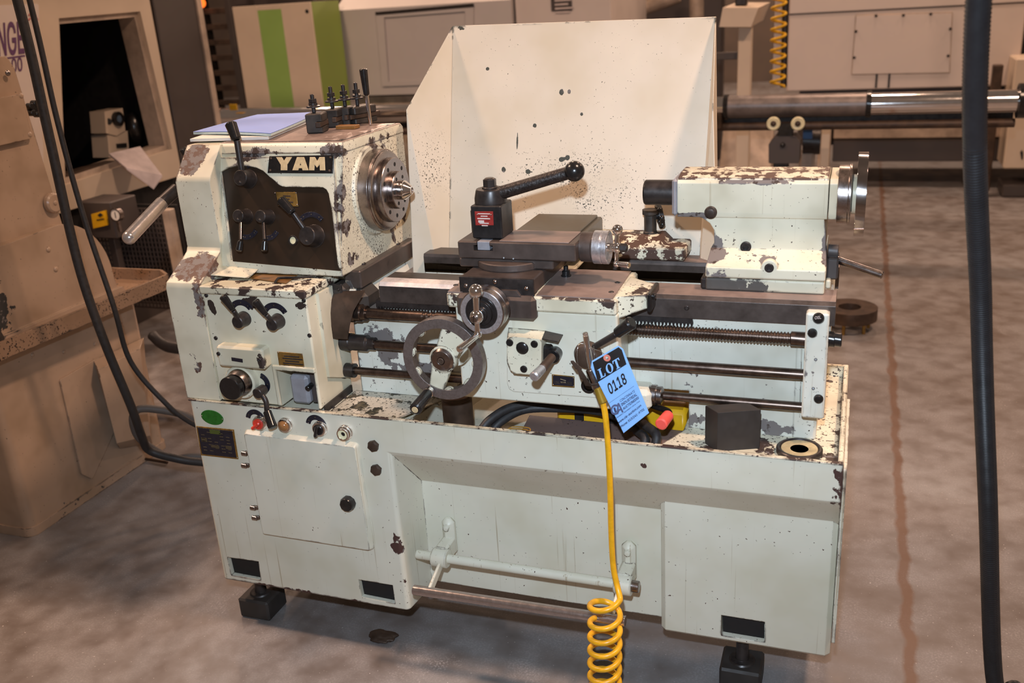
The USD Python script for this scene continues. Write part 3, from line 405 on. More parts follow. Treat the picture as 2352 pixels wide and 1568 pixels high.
for k, q in enumerate([(0.2904, 0.1716), (0.2879, 0.1637), (0.2985, 0.1559)]): part(yp, 'print_line', slab(sbox(q[0], q[1], q[0] + .022, q[1] + .004), hp(0, 0, .003), H_X, H_S, H_N, .0006), M_rustbrown)
for q in [(0.2653, 0.1813), (0.3282, 0.182), (0.3325, 0.1518)]: part(yp, 'rivet', sph(hp(*q, .0025), .0022, 1), M_steel)
sg = V(*hp(*[(0.3218, 0.0597)][0], .002)); p = part(LT, 'oil_sight_glass', ring(sg, H_N, .0095, .0135, .004, 28), M_dark, 30, 'round oil sight glass'); part(p, 'sight_window', lathe(sg, H_N, [(.0095, 0), (.0095, .002)], 24), M_ivory)
# spindle nose
ax = V(0, .336, 1.24); sp = lambda x: V(x, .336, 1.24)
SN = part(LT, 'spindle_nose', cat(lathe(sp(.468), X, [(.108, 0), (.109, .004), (.109, .030), (.106, .033), (.101, .034)], 64), lathe(sp(.50), X, [(.104, 0), (.104, .006), (.098, .009), (.086, .010), (.086, .026), (.0845, .028)], 64), lathe(sp(.526), X, [(.050, 0), (.050, .014), (.0485, .016)], 48)), M_steel, 30, 'dark steel spindle face plate')
part(SN, 'spindle_centre', lathe(sp(.541), X, [(.026, 0), (.026, .014), (.024, .015), (.023, .018), (.011, .034), (.007, .035), (.006, .028), (.001, .028)], 40), M_chrome, 25, 'bright cone centre')
for k in range(10):
    a = 2 * math.pi * k / 10 + .2; part(SN, 'plate_hole', cyl(sp(.527) + V(0, .068 * math.cos(a), .068 * math.sin(a)), sp(.5285) + V(0, .068 * math.cos(a), .068 * math.sin(a)), .0058, 14), M_void)
for k in range(6):
    a = 2 * math.pi * k / 6; part(SN, 'hub_hole', cyl(sp(.541) + V(0, .037 * math.cos(a), .037 * math.sin(a)), sp(.5425) + V(0, .037 * math.cos(a), .037 * math.sin(a)), .0052, 12), M_void)
# gear cover and collet closer at the left end
GC = part(LT, 'gear_cover', prism([(.008, .727), (.008, 1.042), (.014, 1.056), (.112, 1.112), (.120, 1.125), (.120, 1.30), (.128, 1.314), (.192, 1.386), (.55, 1.386), (.55, .727)], 'x', -.008, .1), M_gear, 30)
part(GC, 'cover_seam', box(.1, .1035, .03, .5, .727, 1.04, .0005), M_dark)
cl0 = V(-.012, .336, 1.24)
CC = part(LT, 'collet_closer', cat(lathe(cl0, -X, [(.062, 0), (.062, .012), (.055, .014), (.055, .026), (.060, .028), (.060, .06), (.05, .062), (.05, .075), (.055, .077), (.055, .1), (.04, .102)], 40)), M_dark, 30, 'black collet closer on the left spindle end')
part(CC, 'closer_yoke', union(box(-.115, -.062, .27, .33, 1.29, 1.315, .006), box(-.110, -.075, .262, .29, 1.16, 1.30, .008)), M_black, 30)
e0, e1 = (-0.1333, 0.2, 1.226), (-0.1426, 0.06, 1.162)
part(CC, 'closer_handle', tube([e0, (V(*e0) * .5 + V(*e1) * .5), e1], .0185, 20, 4), M_bright, 40, 'bright round ended steel handle'); part(CC, 'handle_end', sph(e1, .0188), M_bright, True); part(CC, 'handle_socket', cyl(V(*e0) + V(.02, .05, .03), e0, .018), M_dark)
part(CC, 'clamp_lever', cyl((-.075, .29, 1.315), (-.088, .27, 1.365), .008, 14, .002, .011), M_black)
part(CC, 'ring_pin', ring((-.10, .30, 1.322), V(0, 1, 0), .006, .008, .002, 20), M_steel)
# feed gearbox
gy = .012
gb = prism([(0.1063, 1.034), (0.4158, 1.028), (0.4186, 0.8261), (0.4224, 0.7295), (0.1061, 0.7212)], 'y', gy, .18)
gb = union(box(.100, .412, gy, .18, .727, 1.036, .004), hull([(x, y, z) for x in (.405, .420) for y, z in ((.06, .80), (.06, 1.03), (.18, 1.03), (.18, .75))]))
gb = diff(gb, box(.292, .405, -.02, .15, .70, .832, .0))
GX = part(LT, 'feed_gearbox', gb, M_box, 30)
part(GX, 'recess_frame', diff(box(.282, .412, .006, .014, .729, .846, .004), box(.293, .45, -.02, .05, .70, .833, 0)), M_box, 30)
part(GX, 'gearbox_lid', union(box(.098, .416, .006, .18, 1.031, 1.053, .003)), M_lid, 30, 'gearbox lid worn to dark rust along its edge')
part(GX, 'lid_board', hull([V(*q) + V(0, 0, d) for q in (((0.2057, 0.0825, 1.054)), (0.3329, 0.0534, 1.054), (0.3121, 0.1789, 1.054), (0.1679, 0.19, 1.054)) for d in (0, .003)]), M_wood, 30, 'varnished brown inset in the gearbox lid')
part(GX, 'lid_knob', lathe((0.3454, 0.1454, 1.053), Z, [(.012, 0), (.0135, .004), (.0125, .010), (.008, .012)], 16), M_black)
sb = union(box((0.1376, -0.02, 0.8955)[0], (0.2812, -0.02, 0.9005)[0], -.020, .02, (0.2693, -0.02, 0.8406)[2], (0.227, -0.02, 0.8992)[2], .006), lathe(V(*(0.1869, -0.012, 0.7938)) * V(1, 0, 1) + V(0, .015, 0), -Y, [(.046, 0), (.046, .022), (.043, .026)], 40))
SB = part(GX, 'selector_housing', sb, M_box, 30)
part(SB, 'small_plate', prism([(0.1841, 0.8708), (0.2172, 0.8683), (0.2167, 0.8585), (0.1836, 0.861)], 'y', -.0215, -.019), M_navy)
for u, v in ((502, 812), (596, 826)): part(SB, 'cap_screw', socket(V(*A(u, v, y=-.020)), -Y, .0055, .003), M_dark)
kc = V(*(0.1917, -0.012, 0.7979)); DK = part(SB, 'selector_dial', lathe(kc, -Y, [(.037, 0), (.036, .010), (.031, .020), (.031, .022)], 48), M_steel, 30)
part(DK, 'dial_knob', lathe(kc - .02 * Y, -Y, [(.024, 0), (.024, .006), (.031, .008), (.032, .012), (.032, .026), (.0305, .028)], 40), M_black, 35) if False else part(SB, 'dial_knob', lathe(kc - .02 * Y, -Y, [(.024, 0), (.024, .006), (.031, .008), (.032, .012), (.032, .026), (.0305, .028)], 40), M_black, 35)
def glever(base, tip, grip0, r, gr):
    c0 = V(*base); c0[1] = gy; c1 = c0 - .034 * Y
    p = part(LT, 'feed_lever', cat(lathe(c0, -Y, [(r * 1.22, 0), (r * 1.22, .004), (r * 1.03, .018), (r, .032), (r - .002, .034)], 32)), M_dark, 35)
    part(p, 'lever_arm', cyl(c1 + .012 * Y, grip0, gr * .62, 14), M_dark, 40); part(p, 'lever_grip', cyl(grip0, tip, gr * .72, 20, .003, gr), M_black, 40)
glever((0.2206, 0.012, 0.9688), (0.2086, -0.045, 1.048), (0.2263, -0.035, 1.007), .0165, .0105); glever((0.3229, 0.012, 0.9687), (0.3023, -0.045, 1.04), (0.3217, -0.035, 1.001), .0165, .0105)
arc_plate((0.2159, 0.012, 0.9792), X, Z, -Y, .033, .011, 35, 140); arc_plate((0.3163, 0.012, 0.9754), X, Z, -Y, .034, .011, 30, 150); arc_plate((0.2346, 0.012, 0.7877), X, Z, -Y, .024, .011, -70, 70)
q = part(LT, 'instruction_plate', prism([(0.305, 0.8829), (0.3795, 0.8821), (0.3797, 0.8438), (0.3044, 0.842)], 'y', gy - .0018, gy), M_brass, 30, 'brass instruction plate on the gearbox front')
c = V(*(0.3122, 0.01, 0.8745))
for k, (dx, w) in enumerate(((.012, .045), (.006, .060), (.013, .042), (.006, .060), (.006, .018))): part(q, 'print_line', box(c[0] + dx, c[0] + dx + w, gy - .0024, gy - .001, c[2] - .0035 - k * .0068, c[2] - k * .0068, .0002), M_dark)
for u, v in ((639.5, 809), (693, 814), (697.5, 841.5), (644, 838.5)): part(q, 'rivet', sph(A(u, v, y=.0105), .002, 1), M_steel)
for u, v in ((474, 678), (698, 690), (711, 770), (496, 776)): part(GX, 'cap_screw', socket(V(*A(u, v, y=.012)), -Y, .0055, .003), M_dark)
gl0 = V(*(0.2467, -0.012, 0.7739)); gl1 = V(*(0.2662, -0.02, 0.7253)); gl2 = V(*(0.2914, -0.04, 0.6879))
p = part(LT, 'feed_lever', cyl(gl0 + V(0, .02, 0), gl0 - V(0, .012, 0), .014), M_dark, 35); part(p, 'lever_arm', tube([gl0, (gl0 + gl1) / 2 + V(.008, 0, .004), gl1], .0068, 12, 6), M_dark, 40); part(p, 'lever_grip', cyl(gl1, gl2, .011, 20, .003, .0125), M_black, 40)
mb = part(LT, 'coolant_switch_box', box((0.3126, 0.03, 0.7617)[0], (0.3677, 0.03, 0.7665)[0], .03, .14, .728, (0.3508, 0.03, 0.8097)[2], .008), M_grey, 30, 'grey cast box in the recess under the gearbox')
part(mb, 'box_flange', box((0.3677, 0.03, 0.7665)[0], .399, .045, .14, .73, .82, .002), M_dgrey, 30); part(mb, 'box_stud', cyl((.372, .045, .782), (.372, .02, .780), .007, 14), M_black)
# leadscrew cover plate
lp0 = V(*(0.3977, 0.125, 1.016)); LG = [(0.4068, 0.135, 1.011), (0.5117, 0.135, 1.018), (0.4862, 0.11, 0.973), (0.4658, 0.1, 0.8949), (0.3899, 0.1, 0.8912), (0.3915, 0.105, 0.9479)]
sg_ = []
for q in LG:
    for d in (0, .0025): sg_.append(V(*q) + V(0, d, 0))
xs0, xs1 = (0.4096, 0.13, 1.01)[0], (0.4936, 0.13, 1.014)[0]
ys = [(.135, (0.4631, 0.135, 1.016)[2]), (.118, (0.4716, 0.118, 1.01)[2]), (.102, (0.4751, 0.102, 0.9715)[2]), (.100, (0.453, 0.1, 0.8953)[2])]
path = np.array(ys); outer = [(a, b) for a, b in ys] + [(a + .0025, b + .001) for a, b in ys[::-1]]
gr_ = [((0.4068, 0.135, 1.011), (0.5119, 0.135, 1.019)), ((0.4022, 0.118, 0.9922), (0.5092, 0.118, 1.007)), ((0.3959, 0.105, 0.9602), (0.4889, 0.105, 0.9724)), ((0.391, 0.1, 0.9254), (0.4753, 0.1, 0.9364)), ((0.3914, 0.1, 0.8925), (0.4632, 0.1, 0.8947))]
part(LT, 'screw_guard', union(*[hull([V(*q) + V(0, d, 0) for r_ in gr_[i:i + 2] for q in r_ for d in (0, .0025)]) for i in range(4)]), M_rustbrown, 30, 'bent brown sheet guard over the lead screw end')
part(LT, 'guard_tab', union(box(.405, .447, .1305, .136, 1.005, 1.035, .002), cyl((.416, .131, 1.020), (.416, .127, 1.020), .004), cyl((.437, .131, 1.020), (.437, .127, 1.020), .004)), M_dark)
part(LT, 'drip_strip', union(hull([(x, y, z) for x, y in ((.415, .02), (.420, .02), (.420, .165), (.415, .165)) for z in (.692, .735)]), cyl((.42, .055, .715), (.424, .055, .715), .005), cyl((.42, .12, .715), (.424, .12, .715), .005)), M_dark, 30)
# saddle, apron, cross slide, compound rest
SD = part(LT, 'saddle', union(box(.772, 1.192, .065, .30, 1.010, 1.048, .005), box(.80, 1.03, .10, .56, 1.0415, 1.050, .003), hull([(x, y, z) for x, y, z in ((1.185, .085, 1.05), (1.255, .105, 1.052), (1.255, .19, 1.052), (1.185, .25, 1.05), (1.185, .085, .995), (1.225, .105, 1.012), (1.255, .105, 1.02), (1.255, .19, 1.02), (1.185, .25, 1.0))])), M_saddle, 30)
part(SD, 'saddle_top', hull([(x, y, z) for x, y in ((1.0, .072), (1.183, .072), (1.176, .295), (.99, .295)) for z in (1.046, 1.0505)]), M_wornsheen, 30); part(SD, 'saddle_top', hull([(x, y, z) for x, y in ((.776, .068), (.815, .068), (.815, .24), (.776, .2)) for z in (1.046, 1.0505)]), M_wornsheen, 30, 'oily brown saddle top with painted sheen')  # glossy reflection on the saddle painted as a lighter top
part(SD, 'saddle_front', union(box(.800, 1.002, .053, .12, .988, 1.0495, .01)), M_top, 30); part(SD, 'way_wiper', union(box(1.255, 1.266, .10, .195, 1.012, 1.056, .003), socket((1.266, .12, 1.045), X, .007, .006)), M_black, 30)
for u, v in ((1264, 632), (1418, 649), (1404, 671), (1047, 655)): part(SD, 'saddle_screw', socket(A(u, v, z=1.050), Z, .0065, .002), M_dark)
st = V(*(1.026, 0.2322, 1.05)); part(SD, 'lock_bolt', cat(lathe(st, Z, [(.013, 0), (.013, .003), (.010, .004), (.010, .014), (.006, .015), (.006, .026)], 16)), M_black, 30)
rs = part(SD, 'rear_saddle', union(box(1.0, 1.285, .43, .54, 1.041, 1.074, .004), hull([(x, y, z) for x, y, z in ((1.0, .435, 1.074), (1.225, .435, 1.074), (1.215, .47, 1.094), (1.0, .47, 1.094), (1.215, .54, 1.094), (1.0, .54, 1.094), (1.235, .54, 1.074))])), M_tailtop, 30)
vb = V(*(1.18, 0.51, 1.09)); VL = part(LT, 'coolant_valve', cat(lathe(vb - .002 * Z, Z, [(.019, 0), (.019, .01), (.0165, .013), (.0165, .055), (.021, .058), (.021, .070)], 12)), M_castdark, 30)
vh = V(*(1.192, 0.52, 1.137)); vd = V(.75, .3, .12); vd /= np.linalg.norm(vd); u_, w_, _ = frame(vd)
part(VL, 'valve_wheel', union(*[sph(vh + vd * .012 + .029 * (math.cos(a) * u_ + math.sin(a) * w_), .0075, 1) for a in np.linspace(0, 6.283, 8, endpoint=False)], tri(man(ring(vh + vd * .006, vd, .0245, .031, .012, 32))), cyl(vh, vh + vd * .016, .009), *[cyl(vh + vd * .012, vh + vd * .012 + .027 * (math.cos(a) * u_ + math.sin(a) * w_), .0038, 8) for a in (.3, 2.4, 4.5)]), M_black, 40, 'black fluted valve wheel')
AP = part(LT, 'apron', box(.790, 1.193, .071, .20, .772, 1.012, .004), M_apron, 30)
part(AP, 'apron_panel', prism([(0.9218, 0.9563), (0.9128, 0.8194), (0.9175, 0.8047), (0.9285, 0.7987), (1.17, 0.8015), (1.176, 0.9719)], 'y', .0698, .072, .004), M_apron, 30)
fc = prism([(0.9346, 0.9443), (0.9397, 0.9545), (0.953, 0.9586), (1.018, 0.9562), (1.021, 0.9467), (1.016, 0.8695), (0.9964, 0.8646), (0.9526, 0.8645), (0.9387, 0.8724), (0.9313, 0.8942)], 'y', .03, .075, .006)
SBX = part(AP, 'feed_selector_box', union(fc, hull([V(*q) for q in ((0.9333, 0.034, 0.946), (1.019, 0.034, 0.9473), (1.015, 0.034, 0.8678), (0.9455, 0.034, 0.8624), (0.9258, 0.071, 0.9654), (1.02, 0.071, 0.9634), (1.018, 0.071, 0.8622), (0.9231, 0.071, 0.8548))])), M_saddle, 30)
for u, v in ((1171, 786.3), (1227.5, 789.7), (1203.3, 847)): part(SBX, 'cap_screw', socket(V(*A(u, v, y=.03)), -Y, .0088, .0035), M_black)
part(SBX, 'cover_plug', lathe(V(*(0.9727, 0.03, 0.9312)), -Y, [(.0155, 0), (.015, .002), (.010, .0045), (.003, .0055)], 28), M_black, 50)
hc = V(*(1.042, 0.055, 0.9092)); FH = part(LT, 'feed_handle', union(cyl(hc + V(0, .02, 0), hc + V(0, -.012, 0), .017, 24), box(hc[0] - .028, hc[0] - .004, .045, .068, hc[2] - .022, hc[2] + .024, .004)), M_black, 35)
h1 = V(*(1.045, 0.03, 0.9136)); h2 = V(*(1.04, -0.03, 0.9086)); h3 = V(*(1.034, -0.075, 0.905)); part(FH, 'handle_shaft', cyl(h1, h2, .0105, 18), M_rustbrown, 40); part(FH, 'handle_grip', cyl(h2, h3, .0108, 20, .003, .0118), M_dial, 40, 'bare steel handle grip')
part(FH, 'handle_guard', hull([V(*q) + V(0, 0, d) for q in ((1.023, 0.03, 0.9588), (1.061, 0.03, 0.9537), (1.062, 0.07, 0.9565), (1.018, 0.07, 0.9636)) for d in (0, -.002)]), M_dark, 30)
lc = V(*(1.122, 0.071, 0.911)); HL = part(LT, 'half_nut_lever', cat(lathe(lc, -Y, [(.034, 0), (.034, .006), (.030, .012), (.028, .022), (.020, .026)], 36)), M_rustbrown, 35)
l1, l2, l3 = V(*(1.144, 0.04, 0.9416)), V(*(1.206, 0.01, 0.9892)), V(*(1.245, -0.005, 1.024)); part(HL, 'lever_arm', cyl(l1, l2, .0075, 16), M_dark, 40); part(HL, 'lever_grip', cyl(l2, l3, .0125, 24, .004, .0155), M_black, 40)
part(AP, 'oil_plug', lathe(V(*(1.121, 0.071, 0.8321)), -Y, [(.018, 0), (.018, .008), (.012, .009), (.010, .004)], 28), M_black, 30)
p = part(LT, 'feed_plate', prism([(1.03, 0.8535), (1.086, 0.8523), (1.085, 0.8235), (1.029, 0.8227)], 'y', .0675, .0705), M_brass, 30, 'brass edged navy feed direction plate'); part(p, 'printed_face', prism([(1.033, 0.8518), (1.085, 0.8506), (1.084, 0.8271), (1.032, 0.8267)], 'y', .0668, .068), M_navy)
a = (1.036, 0.0668, 0.8314); part(p, 'word', text('LONG', .006, a, X, Z, .0005, .013), M_dimtxt); a = (1.066, 0.0668, 0.8316); part(p, 'word', text('CROSS', .006, a, X, Z, .0005, .014), M_dimtxt)
zz = [V(*A(1288 + k * 1.6, 876 + (3.5 if k % 2 else 0), y=.0665)) for k in range(8)]; part(p, 'zigzag_mark', tube(zz, .0006, 5, 1, False), M_brasst); zz = [(1.051, 0.0665, 0.844), (1.065, 0.0665, 0.8407)]; part(p, 'arrow_mark', tube([V(*k) for k in zz], .0006, 5, 1, False), M_brasst)
for u, v in ((1271, 862), (1317, 867), (1317, 886.5), (1271, 883)): part(p, 'rivet', sph(A(u, v, y=.067), .0018, 1), M_steel)
# carriage handwheel
wc = V(*(0.7868, -0.02, 0.9075)); R0 = .103
CW = part(LT, 'carriage_handwheel', cat(ring(wc + .024 * Y, -Y, .079, R0, .024, 72), ring(wc + .0245 * Y, -Y, .080, R0 - .003, .001, 72)), M_rim, 25, 'satin steel carriage handwheel')
bumps = list([cyl(wc + .016 * Y + .086 * V(math.cos(a), 0, math.sin(a)), wc + .003 * Y + .086 * V(math.cos(a), 0, math.sin(a)), .013, 18) for a in np.radians([-5, -45, 172, 208, -85, 130])])
def spoke(a, w0, w1): d = V(math.cos(a), 0, math.sin(a)); e = V(-math.sin(a), 0, math.cos(a)); return hull([wc + d * r + e * s * w + Y * y for r, w in ((.01, w0), (.084, w1)) for s in (-1, 1) for y in (.004, .016)])
part(CW, 'spokes', union(spoke(math.radians(-108), .026, .018), spoke(math.radians(62), .026, .036), cyl(wc + .016 * Y, wc, .034, 32)), M_saddle, 30, 'chipped cream spokes'); [part(CW, 'rim_lobe', b_, M_saddle, 30) for b_ in bumps]
part(CW, 'hub_cap', lathe(wc + .004 * Y, -Y, [(.0295, 0), (.0295, .006), (.024, .012), (.010, .0135), (.0085, .012)], 36), M_steel, 35); part(CW, 'hub_screw', socket(wc - .0085 * Y, -Y, .008, .003), M_rustbrown)
part(CW, 'wheel_shaft', cyl(wc + .02 * Y, wc + .09 * Y + .0 * X, .024, 24), M_saddle); part(CW, 'apron_boss', lathe(V(wc[0] + .004, .072, wc[2] - .002), -Y, [(.04, 0), (.038, .03)], 32), M_apron)
h0 = V(*(0.7466, -0.022, 0.8248)); h1 = V(*(0.7494, -0.115, 0.8158)); HG = part(CW, 'wheel_handle', cyl(h0 + (h1 - h0) * .12, h1, .0125, 28, .004, .0150), M_black, 40, 'glossy black handle'); part(CW, 'handle_ferrule', cyl(h0, h0 + (h1 - h0) * .16, .0135), M_chrome); part(CW, 'handle_screw', cyl(h1, h1 + (h1 - h0) * .012, .008), M_brasst)
# cross slide with dial and crank
XS = part(LT, 'cross_slide', union(box(.809, .995, .074, .345, 1.050, 1.088, .003), prism([(.845, 1.048), (.965, 1.048), (.955, 1.062), (.855, 1.062)], 'y', .06, .10)), M_top, 30)
part(XS, 'slide_wiper_plate', diff(box(.808, .996, .0685, .075, 1.047, 1.0885, .001), box(.86, .95, .05, .1, 1.03, 1.06, 0)), M_dark, 30)
for x, z in ((.825, 1.066), (.900, 1.079), (.978, 1.066)): part(XS, 'wiper_screw', sph((x, .068, z), .0055, 2, (1, .6, 1)), M_steel, True)
part(XS, 'rear_cover', union(box(.865, 1.034, .30, .52, 1.131, 1.139, .002), box(.87, 1.045, .32, .53, 1.09, 1.132, .004)), plain('olive_brown_cover_steel', (.085, .072, .05), .36, .3, var=.2, scale=12), 30)
dc = V(.902, .0, 1.037); DL = part(LT, 'cross_slide_dial', cat(lathe(dc + V(0, .012, 0), -Y, [(.052, 0), (.054, .003), (.054, .022), (.0525, .023), (.0525, .025), (.054, .026), (.054, .043), (.052, .045)], 64), lathe(dc + V(0, .062, 0), -Y, [(.030, 0), (.044, .05)], 40)), M_steel, 30, 'steel graduated dial')
part(DL, 'dial_face', ring(dc - .0332 * Y, -Y, .039, .0515, .0012, 64), M_dial, 30); part(DL, 'dial_recess', lathe(dc - .0335 * Y, -Y, [(.039, 0), (.037, .002), (.029, .003), (.028, .010), (.020, .012), (.018, .02)], 48), M_black, 30)
cc = dc - .062 * Y
crk = part(LT, 'cross_slide_crank', union(tri(man(sph(cc, .0165, 3))), cyl(cc, cc + V(.002, 0, .052), .0075, 16), cyl(cc, cc + V(-.001, 0, -.040), .0062, 16), cyl(cc, cc + V(0, .035, 0), .012, 20), sph(cc + V(-.001, 0, -.042), .0095, 2)), M_chrome, 45, 'bright ball crank handle')
part(crk, 'crank_ball', sph(cc + V(.003, 0, .060), .0165, 3), M_chrome, True); ch0 = cc + V(-.001, -.004, -.043); ch1 = V(*(0.8824, -0.135, 0.982)); part(crk, 'crank_handle', cyl(ch0, ch1, .0068, 20, .003, .0085), M_chrome, 45)
part(crk, 'slotted_screw', diff(cyl(cc - .014 * Y, cc - .021 * Y, .009, 24), box(cc[0] - .0009, cc[0] + .0009, cc[1] - .03, cc[1] - .0185, cc[2] - .02, cc[2] + .02, 0)), M_steel)
CS = part(LT, 'compound_rest', diff(box(.778, 1.078, .145, .265, 1.112, 1.155, .003), box(.828, .862, .1, .3, 1.145, 1.2, 0), box(.820, .870, .1, .3, 1.132, 1.146, 0)), M_top, 30)
part(CS, 'tee_slot_block', box(.829, .861, .148, .26, 1.133, 1.1545, .001), M_grey); part(CS, 'slide_step', box(.885, 1.06, .152, .26, 1.1545, 1.1575, .001), M_wornsheen)  # slide_step is lighter to paint the sheen on the compound top
part(CS, 'swivel_base', union(box(.777, 1.02, .150, .255, 1.089, 1.111, .003), lathe((.90, .205, 1.0875), Z, [(.090, 0), (.092, .003), (.092, .017), (.089, .019)], 64)), M_top, 30)
for u, v in ((1179, 594), (1157, 592)): part(CS, 'gib_screw', cyl(A(u, v, y=.1455), A(u, v, y=.1435), .003, 10), M_dark)
ca = V(1.078, .205, 1.134); CD = part(LT, 'compound_dial', cat(lathe(ca, X, [(.036, 0), (.036, .028), (.039, .03), (.039, .034)], 48)), M_top, 30); part(CD, 'dial_ring', lathe(ca + .032 * X, X, [(.040, 0), (.040, .018), (.0385, .019), (.0385, .021), (.040, .022), (.040, .034), (.036, .035), (.030, .030)], 56), M_dial, 30, 'pale silver dial ring')
cb = ca + .085 * X; CK = part(LT, 'compound_crank', union(tri(man(sph(cb, .0125, 3))), cyl(ca + .06 * X, cb, .0105, 18), cyl(cb, cb + V(.001, 0, .035), .0055, 14), cyl(cb, cb + V(-.002, 0, -.038), .005, 14), sph(cb + V(-.002, 0, -.040), .0082, 2)), M_chrome, 45, 'bright ball crank handle')
part(CK, 'crank_ball', sph(cb + V(.002, 0, .044), .0128, 3), M_chrome, True); part(CK, 'crank_handle', cyl(cb + V(.002, 0, -.040), V(*(1.196, 0.19, 1.096)), .0058, 20, .002, .0075), M_chrome, 45); part(CK, 'crank_nut', hexbolt(cb + .008 * X, X, .0105, .018), M_dark, 30)
# tailstock
def LX(q, y): return q
neck = Polygon([(1.298, 1.207), (1.326, 1.203), (1.354, 1.196), (1.372, 1.184), (1.382, 1.168), (1.383, 1.134), (1.379, 1.111), (1.632, 1.113), (1.631, 1.162), (1.626, 1.196), (1.632, 1.212)])
tb = union(prism([(.262, 1.198), (.258, 1.21), (.258, 1.278), (.266, 1.288), (.406, 1.288), (.414, 1.278), (.414, 1.198)], 'x', 1.297, 1.632), prism(neck, 'y', .264, .408, .004))
tb = union(tb, hull([(x, y, z) for x, y, z in ((1.376, .262, 1.125), (1.634, .262, 1.125), (1.376, .41, 1.125), (1.634, .41, 1.125), (1.372, .203, 1.094), (1.637, .203, 1.094), (1.372, .46, 1.094), (1.637, .46, 1.094))]), box(1.372, 1.637, .202, .46, 1.070, 1.096, .003), cyl((1.515, .22, 1.098), (1.515, .202, 1.098), .018, 24))
TS = part(LT, 'tailstock', tb, M_tail, 30)
part(TS, 'tailstock_top', hull([(x, y, z) for x in (1.298, 1.631) for y, z in ((.262, 1.281), (.2655, 1.2895), (.300, 1.2955), (.372, 1.2955), (.4065, 1.2895), (.41, 1.281))]), M_tailtop, 30, 'tailstock top worn to brown')
part(TS, 'tailstock_base', box(1.372, 1.636, .205, .47, 1.039, 1.068, .003), paint('half_bare_tailstock_base', CREAM, T=.70, zones=[((1.40, .2, 1.045), (.17, .1, .045), .35)], rust=(.075, .065, .055), primer=(.08, .07, .06), seed=1.1), 30)
part(TS, 'base_wiper', box(1.360, 1.374, .21, .26, 1.039, 1.066, .003), M_dark)
part(TS, 'barrel_end_plate', union(box(1.284, 1.298, .256, .416, 1.200, 1.288, .006)), M_grey, 30); part(TS, 'rear_end_plate', prism([(.262, 1.198), (.258, 1.21), (.258, 1.278), (.266, 1.288), (.406, 1.288), (.414, 1.278), (.414, 1.198)], 'x', 1.634, 1.651), M_tail, 30)
part(TS, 'quill', lathe(sp(1.203), X, [(.024, 0), (.0285, .001), (.0305, .004), (.0305, .09)], 48), M_dark, 30, 'dark steel quill')
part(TS, 'dial_ring', lathe(sp(1.651), X, [(.066, 0), (.066, .022), (.068, .023), (.068, .028), (.04, .03), (.034, .044)], 56), M_steel, 30); part(TS, 'wheel_hub', cat(lathe(sp(1.682), X, [(.045, 0), (.045, .012), (.03, .02)], 32), *[hull([sp(x) + V(0, math.cos(a) * r - math.sin(a) * s * .012, math.sin(a) * r + math.cos(a) * s * .012) for x in (1.692, 1.704) for r in (.02, .085) for s in (-1, 1)]) for a in (.5, 2.6, 4.7)]), M_tail, 30)
part(TS, 'tailstock_handwheel', lathe(sp(1.690), X, [(.076, 0), (.088, .0), (.0935, .005), (.0945, .010), (.0935, .017), (.088, .022), (.076, .022), (.074, .016), (.074, .006), (.076, 0)], 72) if False else cat(ring(sp(1.690), X, .076, .0945, .021, 72)), plain('polished_wheel_steel', (.40, .37, .36), .13, 1.0, var=.05, scale=30), 25, 'polished chrome handwheel')
b_ = V(*(1.375, 0.256, 1.211)); part(TS, 'quill_lock_bolt', union(cyl(b_ + .02 * Y, b_ - .004 * Y, .0145, 28), hexbolt(b_ - .003 * Y, -Y, .012, .008, .3)), M_rustbrown, 30)
part(TS, 'cap_screw', socket(V(*(1.456, 0.262, 1.13)) + .001 * Y, -Y, .0125, .008), M_dark, 30); part(TS, 'cap_screw', socket(V(1.515, .203, 1.098), -Y, .0105, .004), M_dark, 30)
ll0, ll1 = V(*(1.644, 0.3, 1.099)), V(*(1.757, 0.26, 1.073)); part(TS, 'clamp_lever', cyl(ll0, ll1, .0085, 20), M_steel, 40); part(TS, 'clamp_boss', union(box(1.637, 1.662, .27, .34, 1.055, 1.105, .004), cyl((1.637, .30, 1.115), (1.66, .30, 1.115), .016)), M_dgrey, 30); part(TS, 'base_lug', box(1.637, 1.648, .25, .32, 1.039, 1.06, .003), M_tail)
# splash guard
G_O, G_S = V(0, .53, 1.028), V(0, .16, .605) / np.linalg.norm((.16, .605)); G_N = np.cross(X, G_S)
gq = [(0.5788, 0.6322), (1.321, 0.6196), (1.306, 0.0044), (0.5821, -0.004)]; gq = [gq[0], gq[1], (gq[2][0], -.22), (gq[3][0], -.22)]
SG = part(LT, 'splash_guard', slab(gq, G_O - G_N * .003, X, G_S, G_N, .003), M_guard, 30, 'tall cream sheet metal splash guard with angled wings')
def gpt(a, s): return G_O + a * X + s * G_S
def wing(pts): 
    n = np.cross(pts[1] - pts[0], pts[2] - pts[0]); n /= np.linalg.norm(n); return hull([q + n * d for q in pts for d in (0, .003)])
part(SG, 'guard_wing', wing([gpt(*gq[0]), gpt(*gq[3]), V(.492, .455, .92), V(*(0.5028, 0.48, 1.04)), V(*(0.5059, 0.49, 1.431))]), M_guard, 30); part(SG, 'guard_wing', wing([gpt(*gq[1]), gpt(*gq[2]), V(1.375, .42, .92), V(1.345, .49, 1.42)]), M_guard, 30)
